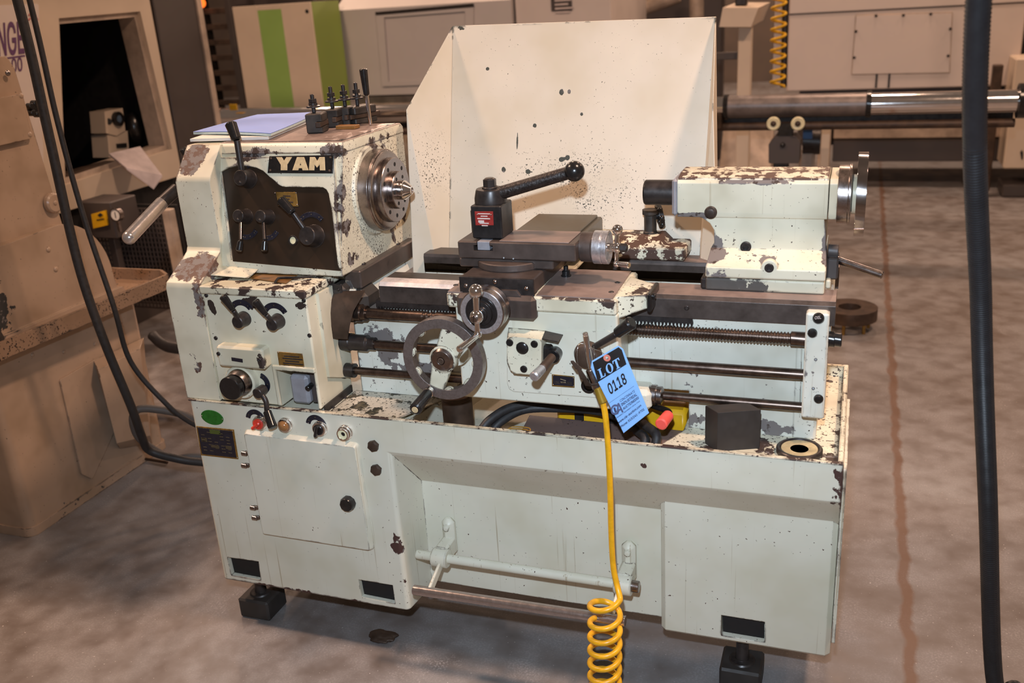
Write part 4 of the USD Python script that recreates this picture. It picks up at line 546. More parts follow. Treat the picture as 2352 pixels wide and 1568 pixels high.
# ---------------------------------------------------------------- levelling feet under the lathe
def foot(x, y, lab):
    t = thing('levelling_foot', lab, 'machine foot', (x, y, 0), group='levelling feet under the lathe'); part(t, 'foot_block', union(box(x - .052, x + .052, y - .05, y + .05, 0, .066, .006)), M_graph, 30); part(t, 'levelling_screw', cat(lathe((x, y, .064), Z, [(.035, 0), (.030, .006), (.018, .008), (.016, .03), (.016, .084)], 24)), M_dark, 30)
foot(.070, .072, 'dark iron block foot under the left end of the lathe cabinet'); foot(1.487, .135, 'dark iron block foot under the right end of the lathe cabinet, cut by the frame')
# tool post on the compound rest
TP = thing('tool_post', 'black quick change tool post with a long ball lever on the compound rest', 'tool post', (.85, .205, 1.157))
part(TP, 'post_block', box(.811, .890, .165, .245, 1.1575, 1.239, .003), plain('black_oxide_post', (.022, .020, .020), .38, .3, var=.3, scale=30), 30)
part(TP, 'dovetail', box(.803, .812, .18, .23, 1.165, 1.225, .003), M_dark)
tpl = part(TP, 'maker_plate', prism([(0.8221, 1.225), (0.8696, 1.226), (0.8689, 1.192), (0.8223, 1.191)], 'y', .1635, .166), M_redpl, 30, 'small red maker plate with pale print')
tx, tz = (0.8241, 0.1635, 1.221)[0], (0.8241, 0.1635, 1.221)[2]
for k, (dx, w, h) in enumerate(((.006, .032, .0025), (.013, .018, .0025), (.004, .033, .003), (.006, .015, .006), (.009, .024, .0028), (.014, .016, .0028))): part(tpl, 'print_line', box(tx + dx, tx + dx + w, .1628, .164, tz - k * .0058 - h, tz - k * .0058, .0002), M_pale)
for u in (1096, 1128): part(tpl, 'rivet', sph(A(u, 493, y=.163), .0022, 1), M_steel)
tc = V(.8495, .207, 1.239); part(TP, 'clamp_cone', lathe(tc, Z, [(.040, 0), (.040, .012), (.036, .030), (.034, .034), (.020, .035)], 40), M_dark, 30, 'grey steel clamp cone'); part(TP, 'washer', cyl(tc + .034 * Z, tc + .039 * Z, .020), M_dark); part(TP, 'post_bolt', hexbolt(tc + .038 * Z, Z, .0165, .022, .1), M_dark, 30)
q0 = tc + V(.022, -.004, .022); q1 = V(*(1.044, 0.225, 1.308)); q2 = V(*(1.06, 0.223, 1.312)); part(TP, 'clamp_lever', cyl(q0, q1, .0165, 24, .001, .0155), plain('knurled_black_lever', (.030, .024, .022), .3, .4, var=.5, scale=150, bump=.8), 40); part(TP, 'lever_ball', sph(q2, .0245, 4), M_black, True, 'glossy black ball')
# blow gun, hose, tag
BGN = thing('air_blow_gun', 'chrome air blow gun with a brown trigger hanging on the apron lever', 'blow gun', (1.14, .0, .85))
gy2 = -.005
part(BGN, 'gun_barrel', cat(tube([(1.138, -0.005, 0.9862), (1.142, -0.005, 0.9551), (1.148, -0.005, 0.9154), (1.156, -0.005, 0.8711)], .0066, 16, 6), cyl((1.137, -0.005, 0.9934), (1.139, -0.005, 0.9842), .0068, 16, .002, .0055)), M_chrome, 45); part(BGN, 'gun_body', cyl((1.145, -0.005, 0.9045), (1.161, -0.005, 0.8587), .0105, 16), M_steel, 45)
pts = [(1.108, -0.012, 0.9248), (1.123, -0.014, 0.9096), (1.135, -0.016, 0.8868), (1.144, -0.014, 0.8706), (1.159, -0.01, 0.8735)]; tg = [hull([V(*a) + V(s * .004, -.004, e * .002) for s in (-1, 1) for e in (-1, 1)] + [V(*b) + V(s * .0075, -.004, e * .002) for s in (-1, 1) for e in (-1, 1)] + [V(*a) + V(0, .004, 0), V(*b) + V(0, .004, 0)]) for a, b in zip(pts[:-1], pts[1:])]; part(BGN, 'trigger', union(*tg), M_rustbrown, 40)
part(BGN, 'hose_fitting', cyl((1.162, -0.008, 0.8622), (1.177, -0.012, 0.8273), .0095, 16, .002, .0105), plain('dirty_yellow_brass', (.30, .19, .02), .4, .4), 40)
hs = [(1.175, -0.012, 0.8325), (1.183, -0.02, 0.7933), (1.19, -0.03, 0.7104), (1.193, -0.035, 0.6112), (1.194, -0.04, 0.509), (1.198, -0.045, 0.4165), (1.209, -0.055, 0.3699)]; hs = [V(*q) for q in hs]
cx = (1.183, -0.075, 0.2857); cen = V(cx[0], -.075, 0); z0 = hs[-1][2] - .022; Rc = .0365
coil = [cen + V(Rc * math.cos(a) - .012 * (a - .5) / 40, Rc * math.sin(a), z0 - np.interp(a, (-.1, 6.283, 12.566, 60), (.0, .056, .098, .098 + .039 * 7.55))) for a in np.arange(-.1, 2 * math.pi * 8.2, .32)]
coil = [cen + V(Rc * math.cos(-a), Rc * math.sin(-a), 0) + V(-.010 * a / 50, 0, c_[2]) for a, c_ in zip(np.arange(-.1, 2 * math.pi * 8.2, .32), coil)]
coil = [q for q in coil if q[2] > .008]; last = coil[-1]
solo('air_hose', tube(hs + coil + [last + V(-.02, .03, -.0), last + V(.05, .05, 0), last + V(.2, -.05, 0) * V(1, 1, 0)], .0072, 12, 6), M_yellow, 'yellow air hose hanging down the lathe front and coiled at the floor', 'air hose', 60)
TG = thing('lot_tag', 'pale blue card tag reading LOT 0118, wired to the apron lever', 'tag', (1.21, -.02, .86)); ty = -.028
card = Polygon([(1.154, 0.9186), (1.157, 0.9351), (1.218, 0.9755), (1.229, 0.9685), (1.285, 0.8196), (1.226, 0.7636)]); hole = Point([(1.192, 0.9447)][0])
part(TG, 'card', prism(card.difference(hole.buffer(.0035)), 'y', ty, ty + .0008), M_tag, False)
head = Polygon([(1.159, 0.932), (1.219, 0.9722), (1.226, 0.9663), (1.236, 0.9329), (1.169, 0.8844)]); part(TG, 'black_band', prism(head.difference(hole.buffer(.0035)), 'y', ty - .0004, ty), M_ink, False)
part(TG, 'eyelet', prism(hole.buffer(.0082).difference(hole.buffer(.0035)), 'y', ty - .0008, ty), M_eyelet, False)
ta, tbx = np.array([(1.173, 0.8913), (1.227, 0.9281)]); ex = tbx - ta; wid = np.linalg.norm(ex); ex /= wid; EX = V(ex[0], 0, ex[1]); ey_ = np.subtract(*[(1.167, 0.91), (1.173, 0.8905)]); ey_ /= np.linalg.norm(ey_); EY = V(ey_[0], 0, ey_[1]); FN = V(0, -1, 0)
def tagtext(pa, pb, s, m, h=None, bold=False, d=.0005):
    a, b = np.array(pa), np.array(pb); w = np.linalg.norm(b - a); e = (b - a) / w; e3, u3 = V(e[0], 0, e[1]), EY; t = meshkit.text_mesh(s, h, d, bold); t.apply_scale((w / t.bounds[1][0], 1, 1)); return part(TG, 'word', place(t, V(a[0], ty - .0004, a[1]), e3, u3, FN), m, False)
ser = {'L': [(0, 0), (.80, 0), (.86, .30), (.76, .30), (.66, .10), (.42, .10), (.42, .92), (.55, .92), (.55, 1), (0, 1), (0, .92), (.14, .92), (.14, .08), (0, .08)], 'T': [(.22, 0), (.78, 0), (.78, .08), (.64, .08), (.64, .90), (.80, .90), (.92, .70), (1, .70), (.97, 1), (.03, 1), (0, .70), (.08, .70), (.20, .90), (.36, .90), (.36, .08), (.22, .08)]}
O_ = shapely.affinity.scale(Point(.5, .5).buffer(1, 24), .5, .52).difference(shapely.affinity.scale(Point(.5, .5).buffer(1, 24), .23, .42)); hh = wid * .34
for i, sh in enumerate((Polygon(ser['L']), O_, Polygon(ser['T']))): part(TG, 'letter', slab(shapely.affinity.translate(shapely.affinity.scale(sh, wid * .29, hh, origin=(0, 0)), wid * .05 + i * wid * .315, 0), V(ta[0], ty - .0004, ta[1]), EX, EY, FN, .0004), M_tag, False)
q = [(1.196, 0.856), (1.237, 0.8891)]; tagtext(q[0], q[1], '0118', M_ink, .0245, True)
q = [(1.186, 0.8288), (1.252, 0.8825)]; part(TG, 'rule_line', cyl(V(q[0][0], ty - .0002, q[0][1]), V(q[1][0], ty - .0002, q[1][1]), .0003, 6), M_inkb)
for s, pq, h, bd in (('CINCINNATI', [(1.22, 0.8399), (1.254, 0.8679)], .0056, False), ('INDUSTRIAL', [(1.223, 0.8305), (1.259, 0.8604)], .0062, True), ('AUCTIONEERS', [(1.227, 0.8217), (1.263, 0.8533)], .0056, True), ('auctioneers | appraisers | since 1961', [(1.207, 0.796), (1.265, 0.8461)], .0026, False), ('www.cia-auction.com', [(1.215, 0.7864), (1.268, 0.8352)], .0052, True), ('Phone: 513/241-9701', [(1.22, 0.776), (1.275, 0.8263)], .0052, True)): tagtext(pq[0], pq[1], s, M_inkb, h, bd)
lo = V(*(1.208, -0.0285, 0.8202)); e3, u3 = EX, EY; cs = Point(0, 0).buffer(.0120, 24).difference(Point(0, 0).buffer(.0075, 24)).difference(sbox(.004, -.006, .02, .006)); a_ = Polygon([(.001, -.012), (.009, .012), (.013, .012), (.020, -.012), (.0155, -.012), (.0142, -.006), (.0078, -.006), (.006, -.012)], [[(.0092, -.002), (.0132, -.002), (.0112, .006)]])
part(TG, 'emblem', slab(shapely.affinity.rotate(cs.union(a_), -8), lo, e3, u3, FN, .0004), plain('grey_blue_print', (.09, .11, .22), .5), False); part(TG, 'emblem_letter', slab(sbox(-.003, -.006, .002, .006), lo, e3, u3, FN, .0005), M_inkb, False)
part(TG, 'wire', cat(tube([(1.192, -0.024, 0.946), (1.173, -0.015, 0.9548), (1.157, 0, 0.9522), (1.128, 0.01, 0.9602), (1.118, -0, 0.9569), (1.119, -0.012, 0.9245), (1.128, -0.016, 0.8927), (1.137, -0.012, 0.8725)], .0006, 6, 6), tube([(1.155, 0, 0.9594), (1.159, -0.01, 0.9456), (1.16, -0.018, 0.9193), (1.17, -0.024, 0.8887), (1.177, -0.024, 0.8797)], .0006, 6, 6)), M_chrome)
# things on the headstock
PF = thing('paper_folder', 'stack of papers with a pale blue cover, lying on the headstock', 'papers', (.13, .3, 1.39))
def sheet(pts, z0, z1, sag=.0): return hull([V(*q) * V(1, 1, 0) + V(0, 0, z) for q in pts for z in (z0, z1)])
lo4 = [(-0.0191, 0.2219, 1.391), (0.214, 0.2457, 1.391), (0.1137, 0.6839, 1.391), (-0.1032, 0.641, 1.391)]
part(PF, 'loose_sheets', sheet(lo4, 1.3905, 1.398), M_paper, 30)
up4 = [(-0.0666, 0.3008, 1.402), (0.2212, 0.2479, 1.402), (0.1144, 0.6908, 1.402), (-0.0858, 0.6466, 1.402)]
def leafs(pts, z0, h, lift, n=8):
    a, b, c_, d = [V(*q) for q in pts]; v, f = [], []
    for i in range(n + 1):
        for j in range(n + 1):
            s, t = i / n, j / n; q = (a * (1 - s) + b * s) * (1 - t) + (d * (1 - s) + c_ * s) * t; v.append((q[0], q[1], z0 + lift * s * t ** 1.5 + .003 * math.sin(3 * s + 2 * t)))
    N = len(v); v += [(x, y, z + h) for x, y, z in v]
    for i in range(n):
        for j in range(n): k = i * (n + 1) + j; f += [(k, k + 1, k + n + 2), (k, k + n + 2, k + n + 1), (N + k, N + k + n + 2, N + k + 1), (N + k, N + k + n + 1, N + k + n + 2)]
    e = [i * (n + 1) for i in range(n + 1)] + [n * (n + 1) + j for j in range(1, n + 1)] + [i * (n + 1) + n for i in range(n - 1, -1, -1)] + [j for j in range(n - 1, 0, -1)]
    for p_, q_ in zip(e, e[1:] + e[:1]): f += [(p_, q_, N + q_), (p_, N + q_, N + p_)]
    return tm(v, f)
part(PF, 'inner_pages', leafs(up4, 1.3985, .006, .006), M_mint, 40); part(PF, 'blue_cover', leafs(up4, 1.4052, .0012, .006), M_bluepap, 40, 'pale blue cover')
def holder(u, v, lab, w=.045, d=.06, h=.055, rz=0, bolt=.03, y=.33, tilt=(0, 0), ins=True):
    c = V(*A(u, v, z=1.39)) if False else V(*UV[(u, v)]); t = thing('tool_holder', lab, 'tool holder', c, group='tool holders on the headstock'); e = V(math.cos(rz), math.sin(rz), 0); n = V(-math.sin(rz), math.cos(rz), 0)
    body = obox(c + Z * h / 2, e, n, Z, w, d, h, .003); slot = obox(c + Z * h * .45 + e * w * .38, e, n, Z, w * .4, d * 1.2, h * .3, 0)
    part(t, 'holder_block', diff(body, slot), M_castdark, 30); part(t, 'cutting_tool', obox(c + Z * h * .45 + e * w * .30, e, n, Z, w * .3, d * 1.35, h * .26, .001), M_rustbrown, 30)
    b = c + Z * h - e * w * .1; part(t, 'height_stud', cyl(b, b + Z * bolt * 1.9, .0055, 12), M_dark); part(t, 'height_nut', cat(lathe(b + Z * bolt * .55, Z, [(.019, 0), (.019, .004), (.012, .006), (.012, .012)], 20), slab(hexp(.012), b + Z * bolt * 1.05, X, Y, Z, .010)), M_dark, 30)
UV = {1: (0.2868, 0.3783, 1.39), 2: (0.2813, 0.4871, 1.39), 3: (0.2976, 0.5292, 1.39), 4: (0.3209, 0.5625, 1.39)}
UV = {(k, 0): v for k, v in UV.items()}
holder(1, 0, 'grey tool holder standing alone beside the papers on the headstock', .046, .06, .052, .25, .026)
holder(2, 0, 'dark tool holder second from the papers on the headstock', .04, .06, .050, .15, .032); holder(3, 0, 'dark tool holder third from the papers on the headstock', .032, .06, .050, .15, .032); holder(4, 0, 'brown tool holder with a thick tool bar nearest the spindle on the headstock', .055, .085, .048, -.35, .034)
tl = V(*(0.2445, 0.7549, 1.39)); BL = thing('handled_lever', 'thin chrome lever with a black grip standing up behind the tool holders', 'lever', tl); tp = V(*(0.381, 0.5, 1.544)); tl = V(*(0.3845, 0.5, 1.421)); m_ = tl + (tp - tl) * .42; part(BL, 'lever_rod', cyl(tl + (tl - tp) * .25, m_, .0055, 14), M_chrome, 40); part(BL, 'lever_grip', cyl(m_, tp, .0085, 20, .003, .0115), M_black, 40)
solo('loose_board', box(*(0.3183, 0.5921, 1.391)[:1], (0.3183, 0.5921, 1.391)[0] + .06, .42, .45, 1.390, 1.4, .001), M_wood, 'small brown strip of wood lying beside the tool holders', 'wood strip')
# things on the gearbox
fl = [(0.0792, 0.0596, 1.064), (0.2123, 0.066, 1.058), (0.2094, 0.1798, 1.078), (0.0656, 0.1773, 1.08)]; solo('cover_plate', hull([V(*q) + V(0, 0, d) for q in fl for d in (.002, .0042)]), paint('cream_enamel_loose_plate', CREAM, T=.74, seed=2.7, red=.45, edge=1.2), 'loose cream sheet metal plate lying on the feed gearbox', 'metal plate')
solo('hex_key', tube([(0.3025, 0.0512, 1.058), (0.2967, 0.071, 1.06), (0.297, 0.0829, 1.06), (0.3392, 0.0927, 1.06), (0.3803, 0.1062, 1.06)], .0032, 6, 4), M_dark, 'black hexagon key lying on the gearbox lid', 'hex key', 30)
# things in the chip pan
bk = V(*(1.432, 0.0651, 0.69)); bp_ = [(1.391, 0.0971, 0.69), (1.424, 0.0633, 0.69), (1.516, 0.0999, 0.69)]; a, b, c_ = [V(*q) + V(0, 0, .004) for q in bp_]; d = a + c_ - b; solo('steel_block', hull([q + V(0, 0, h) for q in (a, b, c_, d) for h in (.002, .002)] + [q * 1.0 + (np.mean([a, b, c_, d], 0) - q) * .012 + V(0, 0, h) for q in (a, b, c_, d) for h in (.0, .098)] + [q + V(0, 0, .096) for q in (a, b, c_, d)]), M_graph, 'dark brown steel block sitting in the chip pan at the right', 'steel block', 20)
dd = V(*(1.604, 0.096, 0.694)); DS = thing('round_disc', 'shallow round metal dish lying in the chip pan corner', 'dish', dd); part(DS, 'dish_rim', cat(lathe(dd, Z, [(.040, 0), (.051, .003), (.051, .012), (.048, .015), (.044, .015), (.041, .011)], 48)), M_dark, 30); part(DS, 'dish_centre', lathe(dd + .009 * Z, Z, [(.041, 0), (.040, .004), (.02, .002)], 36), plain('dirty_cream_dish', (.42, .35, .20), .5, var=.3, scale=40))
rg0, rg1 = V(*(1.23, 0.19, 0.7434)), V(*(1.301, 0.12, 0.758)); WR = thing('red_grip_handle', 'bent black rod with a coral red grip poking out of the chip pan', 'handle', rg1); part(WR, 'bent_rod', tube([rg0 + (rg0 - rg1) * .4, rg0, (rg0 + rg1) / 2, rg1, V(*(1.304, 0.09, 0.757))], .0075, 14, 6), M_black, 40); part(WR, 'grip', cyl((1.305, 0.095, 0.7605), (1.298, 0.04, 0.7605), .0135, 22, .003, .0145), M_coral, 40, 'coral red grip')
for k, pts in enumerate(([(0.8386, 0.05, 0.6893), (0.8594, 0.08, 0.7136), (0.9034, 0.13, 0.7292), (0.9889, 0.19, 0.7203), (1.116, 0.19, 0.7246), (1.19, 0.16, 0.7235), (1.252, 0.11, 0.7176), (1.282, 0.07, 0.7097), (1.262, .055, .64)], [(0.8568, 0.07, 0.6744), (0.8769, 0.1, 0.6989), (0.9251, 0.15, 0.715), (1.015, 0.18, 0.7137), (1.107, 0.18, 0.715), (1.173, 0.16, 0.71), (1.223, 0.13, 0.6935), (1.25, 0.09, 0.6921), (1.235, .075, .64)])): solo('coolant_hose', tube(pts, .0115, 12, 8), M_matt, ('front' if k == 0 else 'rear') + ' black rubber hose looping through the chip pan opening', 'hose', 60, group='coolant hoses in the chip pan')
solo('chute_sheet', hull([(x, y, z + d) for x, y, z in ((.93, .035, .66), (1.27, .035, .66), (1.32, .17, .665), (.92, .20, .672), (1.32, .20, .668)) for d in (0, .004)]), paint('stained_brown_sheet', (.17, .115, .10), T=.7, seed=4.9, rust=(.03, .02, .018), primer=(.10, .07, .06)), 'brown stained metal sheet inside the chip pan opening', 'sheet metal')
YC = thing('yellow_jug', 'yellow container lying in the chip pan opening behind the hoses', 'container', (1.15, .28, .61)); part(YC, 'jug_body', box(.985, 1.325, .225, .34, .612, .712, .010), M_yelpl, 40); part(YC, 'dark_band', cat(box(1.035, 1.06, .2235, .226, .62, .705, .001), box(1.12, 1.15, .2235, .226, .62, .705, .001)), M_dark)
solo('rusty_can', cat(lathe((.742, .14, .607), Z, [(.040, 0), (.040, .13), (.042, .132), (.042, .14), (.03, .141)], 32)), M_rustbrown, 'rusty round can standing under the carriage handwheel', 'can')
solo('wire_clip', tube([(0.9098, 0.0606, 0.7), (0.92, 0.0713, 0.702), (0.9512, 0.0712, 0.704), (0.9663, 0.0669, 0.704), (0.9685, 0.0565, 0.702), (0.9548, 0.0636, 0.702), (0.924, 0.0662, 0.7), (0.9098, 0.0606, 0.7)], .0018, 6, 5), plain('amber_wire', (.35, .18, .03), .4), 'small bent amber wire clip lying on the brown sheet', 'wire clip')
# ================================================================ hanging hoses and cables
solo('corrugated_hose', None or (lambda P: (lambda p: tube(p, np.array([.0185 + .0014 * (k % 2) for k in range(len(p))]), 16, 1, False))(spline(P, 220)))([V(1.845, -.30, 2.6), V(1.848, -.22, 1.67), V(1.93, .0, 1.09), V(2.0, .10, .62), V(2.08, .19, .08), V(2.14, .26, .018)]), plain('ribbed_black_hose', (.020, .021, .024), .32), 'thick black corrugated hose hanging at the right of the picture', 'hose', 50)
cb = [V(-.66, .32, 2.6), (-0.6089, 0.32, 1.783), (-0.6056, 0.32, 1.413), (-0.6158, 0.33, 1.004), (-0.6011, 0.35, 0.7329), (-0.5776, 0.38, 0.4874), (-0.5983, 0.42, 0.3517), (-0.613, 0.46, 0.271), (-0.5225, 0.5, 0.2265), (-0.4632, 0.55, 0.1957)]
cb2 = [V(-.64, .36, 2.6), (-0.6044, 0.36, 1.782), (-0.6013, 0.36, 1.446), (-0.592, 0.37, 1.149), (-0.569, 0.39, 0.8416), (-0.5763, 0.42, 0.6306), (-0.5021, 0.46, 0.4673), (-0.4595, 0.5, 0.387), (-0.4349, 0.55, 0.3324)]
solo('hanging_cable', tube(cb, .0145, 14, 8), M_matt, 'thicker black cable hanging on the left and curling to the floor', 'cable', 60, group='black cables hanging on the left')
solo('hanging_cable', tube(cb2, .0088, 12, 8), M_matt, 'thinner black cable hanging on the left beside the thicker one', 'cable', 60, group='black cables hanging on the left')
solo('loop_cable', tube([(-0.4752, 0.6, 0.3169), (-0.5181, 0.55, 0.3805), (-0.583, 0.5, 0.4171), (-0.6257, 0.46, 0.431), (-0.6404, 0.44, 0.4018), (-0.6549, 0.46, 0.3266), (-0.6395, 0.5, 0.2569), (-0.5874, 0.54, 0.204), (-0.5021, 0.6, 0.187), (-.35, .75, .05), (-.2, .8, .014)], .0135, 14, 8), plain('dusty_grey_cable', (.10, .085, .075), .6), 'dusty grey cable loop between the two lathes near the floor', 'cable', 60)
# ================================================================ the older machine at the left
OM = thing('old_lathe', 'tan cream old lathe at the left edge with an arched end cover', 'lathe', (-1.3, .58, 0))
part(OM, 'old_cabinet', prism(rnd([(-1.95, .225), (-1.0, .225), (-1.0, .96), (-1.95, .96)], .035), 'z', .0, .70), M_oldcream, 30)
part(OM, 'cabinet_foot', prism(rnd([(-1.96, .218), (-.994, .218), (-.994, .967), (-1.96, .967)], .035), 'z', .0, .035), M_oldcream, 30)
part(OM, 'access_panel', prism([(0.4962, 0.4981), (0.6981, 0.5088), (0.8198, 0.3024), (0.5341, 0.0703), (0.4907, 0.1157)], 'x', -1.0, -.992, .01), M_oldcream, 30)
part(OM, 'box_cover', hull([V(*q) + V(d, 0, 0) for q, d in (((-0.995, 0.6707, 0.5054), 0), ((-0.995, 0.9501, 0.4974), 0), ((-0.93, 0.6179, 0.4923), 0), ((-0.93, 0.8501, 0.4921), 0), ((-0.93, 0.6276, 0.1841), 0), ((-0.93, 0.8058, 0.1323), 0), ((-0.995, 0.7002, 0.1186), 0), ((-0.995, 0.8763, 0.0557), 0))]), M_oldcream, 30)
for u, v in ((75, 815), (147, 808), (218, 790), (216, 747), (280, 745)): part(OM, 'cabinet_screw', sph(A(u, v, x=-1.0), .008, 1, (.5, 1, 1)), M_oldcream, True)
tray = union(prism([(-1.95, .06), (-.90, .06), (-.86, .95), (-.86, 1.02), (-.93, 1.04), (-1.95, 1.04)], 'z', .700, .712), *[hull([V(*a, z) + V(*n_, 0) * d for a in (p_, q_) for z in (.70, .758) for d in (0, .012)]) for p_, q_, n_ in (((-1.95, .06), (-.90, .06), (0, -1)), ((-.90, .06), (-.862, .99), (1, 0)), ((-.93, 1.04), (-.862, .99), (.6, .8)), ((-1.95, 1.04), (-.93, 1.04), (0, 1)))])
part(OM, 'oil_tray', tray, M_oldtray, 30, 'oily brown tray with a raised rim')
arch = Polygon([(.23, .712), (.23, .95), (.26, 1.0), (.32, 1.02)] + [(.64 + .225 * math.cos(a), .80 + .235 * math.sin(a)) for a in np.linspace(math.pi * .5, 0.0, 18)] + [(.875, .712)])
part(OM, 'arched_cover', union(prism(arch, 'x', -1.7, -1.0, .01), prism([(.30, .712), (.90, .712), (.885, .735), (.315, .735)], 'x', -1.7, -.985)), M_oldcream, 35, 'arched end cover, blackened with oil at its left foot')
part(OM, 'oily_foot', hull([V(-1.2, .15, .712), V(-.99, .18, .712), V(-.985, .315, .712), V(-1.2, .33, .712), V(-1.2, .16, .96), V(-1.02, .2, .95), V(-1.01, .27, .93), V(-1.2, .3, .99)]), M_castdark, 50, 'black oily foot of the arched cover')
part(OM, 'column', prism(rnd([(-.1, .9), (-.1, 1.62), (.640, 1.62), (.662, 1.58), (.712, 1.04), (.72, .95)], .02), 'x', -1.7, -1.04), M_oldcream, 30)
part(OM, 'column_plate', prism(rnd([(0.4507, 1.49), (0.6493, 1.495), (0.6456, 1.344), (0.4217, 1.34)], .006), 'x', -1.04, -1.018), M_oldcream, 30)
for u, v in ((48, 220), (68, 309), (18, 168)): part(OM, 'plate_screw', sph(A(u, v, x=-1.02), .010, 2, (.6, 1, 1)), M_steel if v < 200 else M_oldcream, True)
part(OM, 'round_boss', cyl(V(*(-1.02, 0.6811, 1.109)) - .02 * X, V(*(-1.02, 0.6811, 1.109)) + .006 * X, .036, 32, .006), M_oldcream, 40); part(OM, 'boss_centre', sph(V(*(-1.014, 0.6792, 1.11)), .009, 2, (.5, 1, 1)), M_oldcream, True)
for u, v in ((111, 573), (128, 618)): part(OM, 'cover_bolt', sph(A(u, v, x=-1.0), .010, 2, (.6, 1, 1)), M_oldcream, True)
kb = V(*(-1.08, 0.744, 1.433)); part(OM, 'star_knob', union(*[cyl(kb + .02 * V(0, math.cos(a), math.sin(a)) - .01 * X, kb + .02 * V(0, math.cos(a), math.sin(a)) + .012 * X, .011, 12) for a in np.linspace(0, 6.283, 5, endpoint=False)], cyl(kb - .06 * X, kb + .01 * X, .016)), M_black, 40)
solo('cloth_sack', sph((-1.05, 1.62, .24), .30, 4, (1.0, .8, .85)), M_sack, 'pinkish white sack behind the old lathe near the floor', 'sack', True)
solo('floor_hose', tube([(-1.132, 1.15, 0.4261), (-1.063, 1.12, 0.4016), (-0.9853, 1.1, 0.3945), (-0.8302, 1.1, 0.3954)], .022, 14, 8), M_matt, 'black hose bulging over the white sack', 'hose', True)
# ================================================================ CNC machine at the left rear
CN = thing('cnc_machine', 'beige machining centre with an open dark doorway behind the old lathe', 'machine', (-2.8, 2.2, 0)); cx0 = -2.2
front = Polygon([(1.076, 1.75), (1.794, 1.912), (2.874, 2.019), (2.825, 1.809), (2.833, 0.7977), (1.813, 0.7874), (0.7709, 0.7881)]); door = Polygon([(2.113, 1.738), (2.73, 1.75), (2.786, 0.9644), (1.913, 0.9197)])
part(CN, 'front_frame', prism(front.difference(door.buffer(-.0)), 'x', -2.26, cx0), M_cnc, 30)
part(CN, 'door_reveal', prism(door.buffer(.03).difference(door.buffer(-.028)), 'x', -2.34, -2.225), M_grime, 30)
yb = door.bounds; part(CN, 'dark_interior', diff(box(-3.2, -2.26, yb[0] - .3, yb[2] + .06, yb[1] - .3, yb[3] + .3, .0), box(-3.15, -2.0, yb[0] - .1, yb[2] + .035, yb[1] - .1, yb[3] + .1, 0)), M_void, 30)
part(CN, 'white_side_panel', prism([(1.052, 1.699), (1.754, 1.811), (1.99, 1.812), (1.783, 1.012), (0.8189, 0.964)], 'x', -2.199, -2.188, .01), M_white, 30)
part(CN, 'top_rail', box(-2.3, -2.17, .8, yb[2] + .1, yb[3] + .18, yb[3] + .2, .004), M_rod)
pa = [(1.532, 1.597), (1.85, 1.598)]; 
def xtext(par, pa, pb, s, h, m, depth=.001, xx=-2.187, bold=False):
    a, b = np.array(pa), np.array(pb); w = np.linalg.norm(b - a); e = (b - a) / w; return part(par, 'word', text(s, h, V(xx, a[0], a[1]), V(0, e[0], e[1]), V(0, .22 * np.sign(e[0]), 1), depth, w, bold), m, False)
q = [(1.632, 1.586), (1.834, 1.589)]; xtext(CN, q[0], q[1], 'INGE', .145, M_purple, bold=True)
q = [(1.528, 1.57), (1.831, 1.579)]; part(CN, 'underline', hull([V(-2.187, *k) + V(d, 0, z) for k in q for d in (0, .001) for z in (0, -.008)]), M_purple)
q = [(1.726, 1.506), (1.796, 1.508)]; xtext(CN, q[0], q[1], '00', .062, M_purple, bold=True)
for k, pts in enumerate(("66,36 74,28 82,36 72,40", "64,46 78,38 86,44 74,46", "70,50 80,44 86,50 78,52")): part(CN, 'red_scrawl', tube([V(-2.186, *z_) for z_ in [(1.91, 1.758), (1.936, 1.773), (1.953, 1.756), (1.923, 1.749)]] if k == 0 else [V(-2.186, *z_) for z_ in [(1.898, 1.738), (1.941, 1.753), (1.958, 1.736), (1.923, 1.731)]], .004, 6, 4), M_redink) if k < 2 else None
part(CN, 'lower_skirt', prism([(0.839, 0.7607), (1.908, 0.7592), (2.901, 0.7789), (2.894, 0.7368), (2.686, 0.0035), (2.154, -0.3689), (0.6222, 0.0763)], 'x', -2.5, -2.3), M_dgrey, 30)
part(CN, 'sill_rust', prism([(1.97, 0.9659), (2.813, 0.9759), (2.826, 0.9502), (1.946, 0.906)], 'x', -2.32, -2.236), M_rustbrown, 30)
TU = thing('tool_turret', 'cream tool turret block inside the dark machine doorway', 'turret', (-2.45, 2.547, 0.9592))
part(TU, 'turret_block', union(prism([(2.569, 1.218), (2.722, 1.219), (2.707, 1.088), (2.627, 1.069), (2.547, 1.096)], 'x', -2.56, -2.45), prism([(2.565, 1.083), (2.736, 1.083), (2.714, 0.9567), (2.542, 0.9549)], 'x', -2.58, -2.46)), M_tan, 30); part(TU, 'turret_socket', cat(ring((-2.448, 2.652, 1.164), X, .02, .042, .02, 28), cyl((-2.45, 2.655, 1.164), (-2.44, 2.643, 1.165), .03)), M_black); part(TU, 'turret_hole', cyl((-2.45, 2.587, 1.158), (-2.445, 2.582, 1.159), .018), M_void); part(TU, 'turret_slot', prism([(2.619, 1.024), (2.7, 1.016), (2.696, 0.9911), (2.616, 0.9989)], 'x', -2.5, -2.452), M_void)
solo('dark_bag', sph((-2.46, 2.81, 1.086), .085, 3, (.7, .8, 1.2)), M_black, 'crumpled black plastic bag inside the machine doorway', 'bag', True)
bgp = [(-2.19, 2.255, 1.027), (-2.19, 2.509, 1.025), (-1.98, 2.397, 0.8811), (-1.98, 2.309, 0.83), (-2.04, 2.199, 0.9587)]
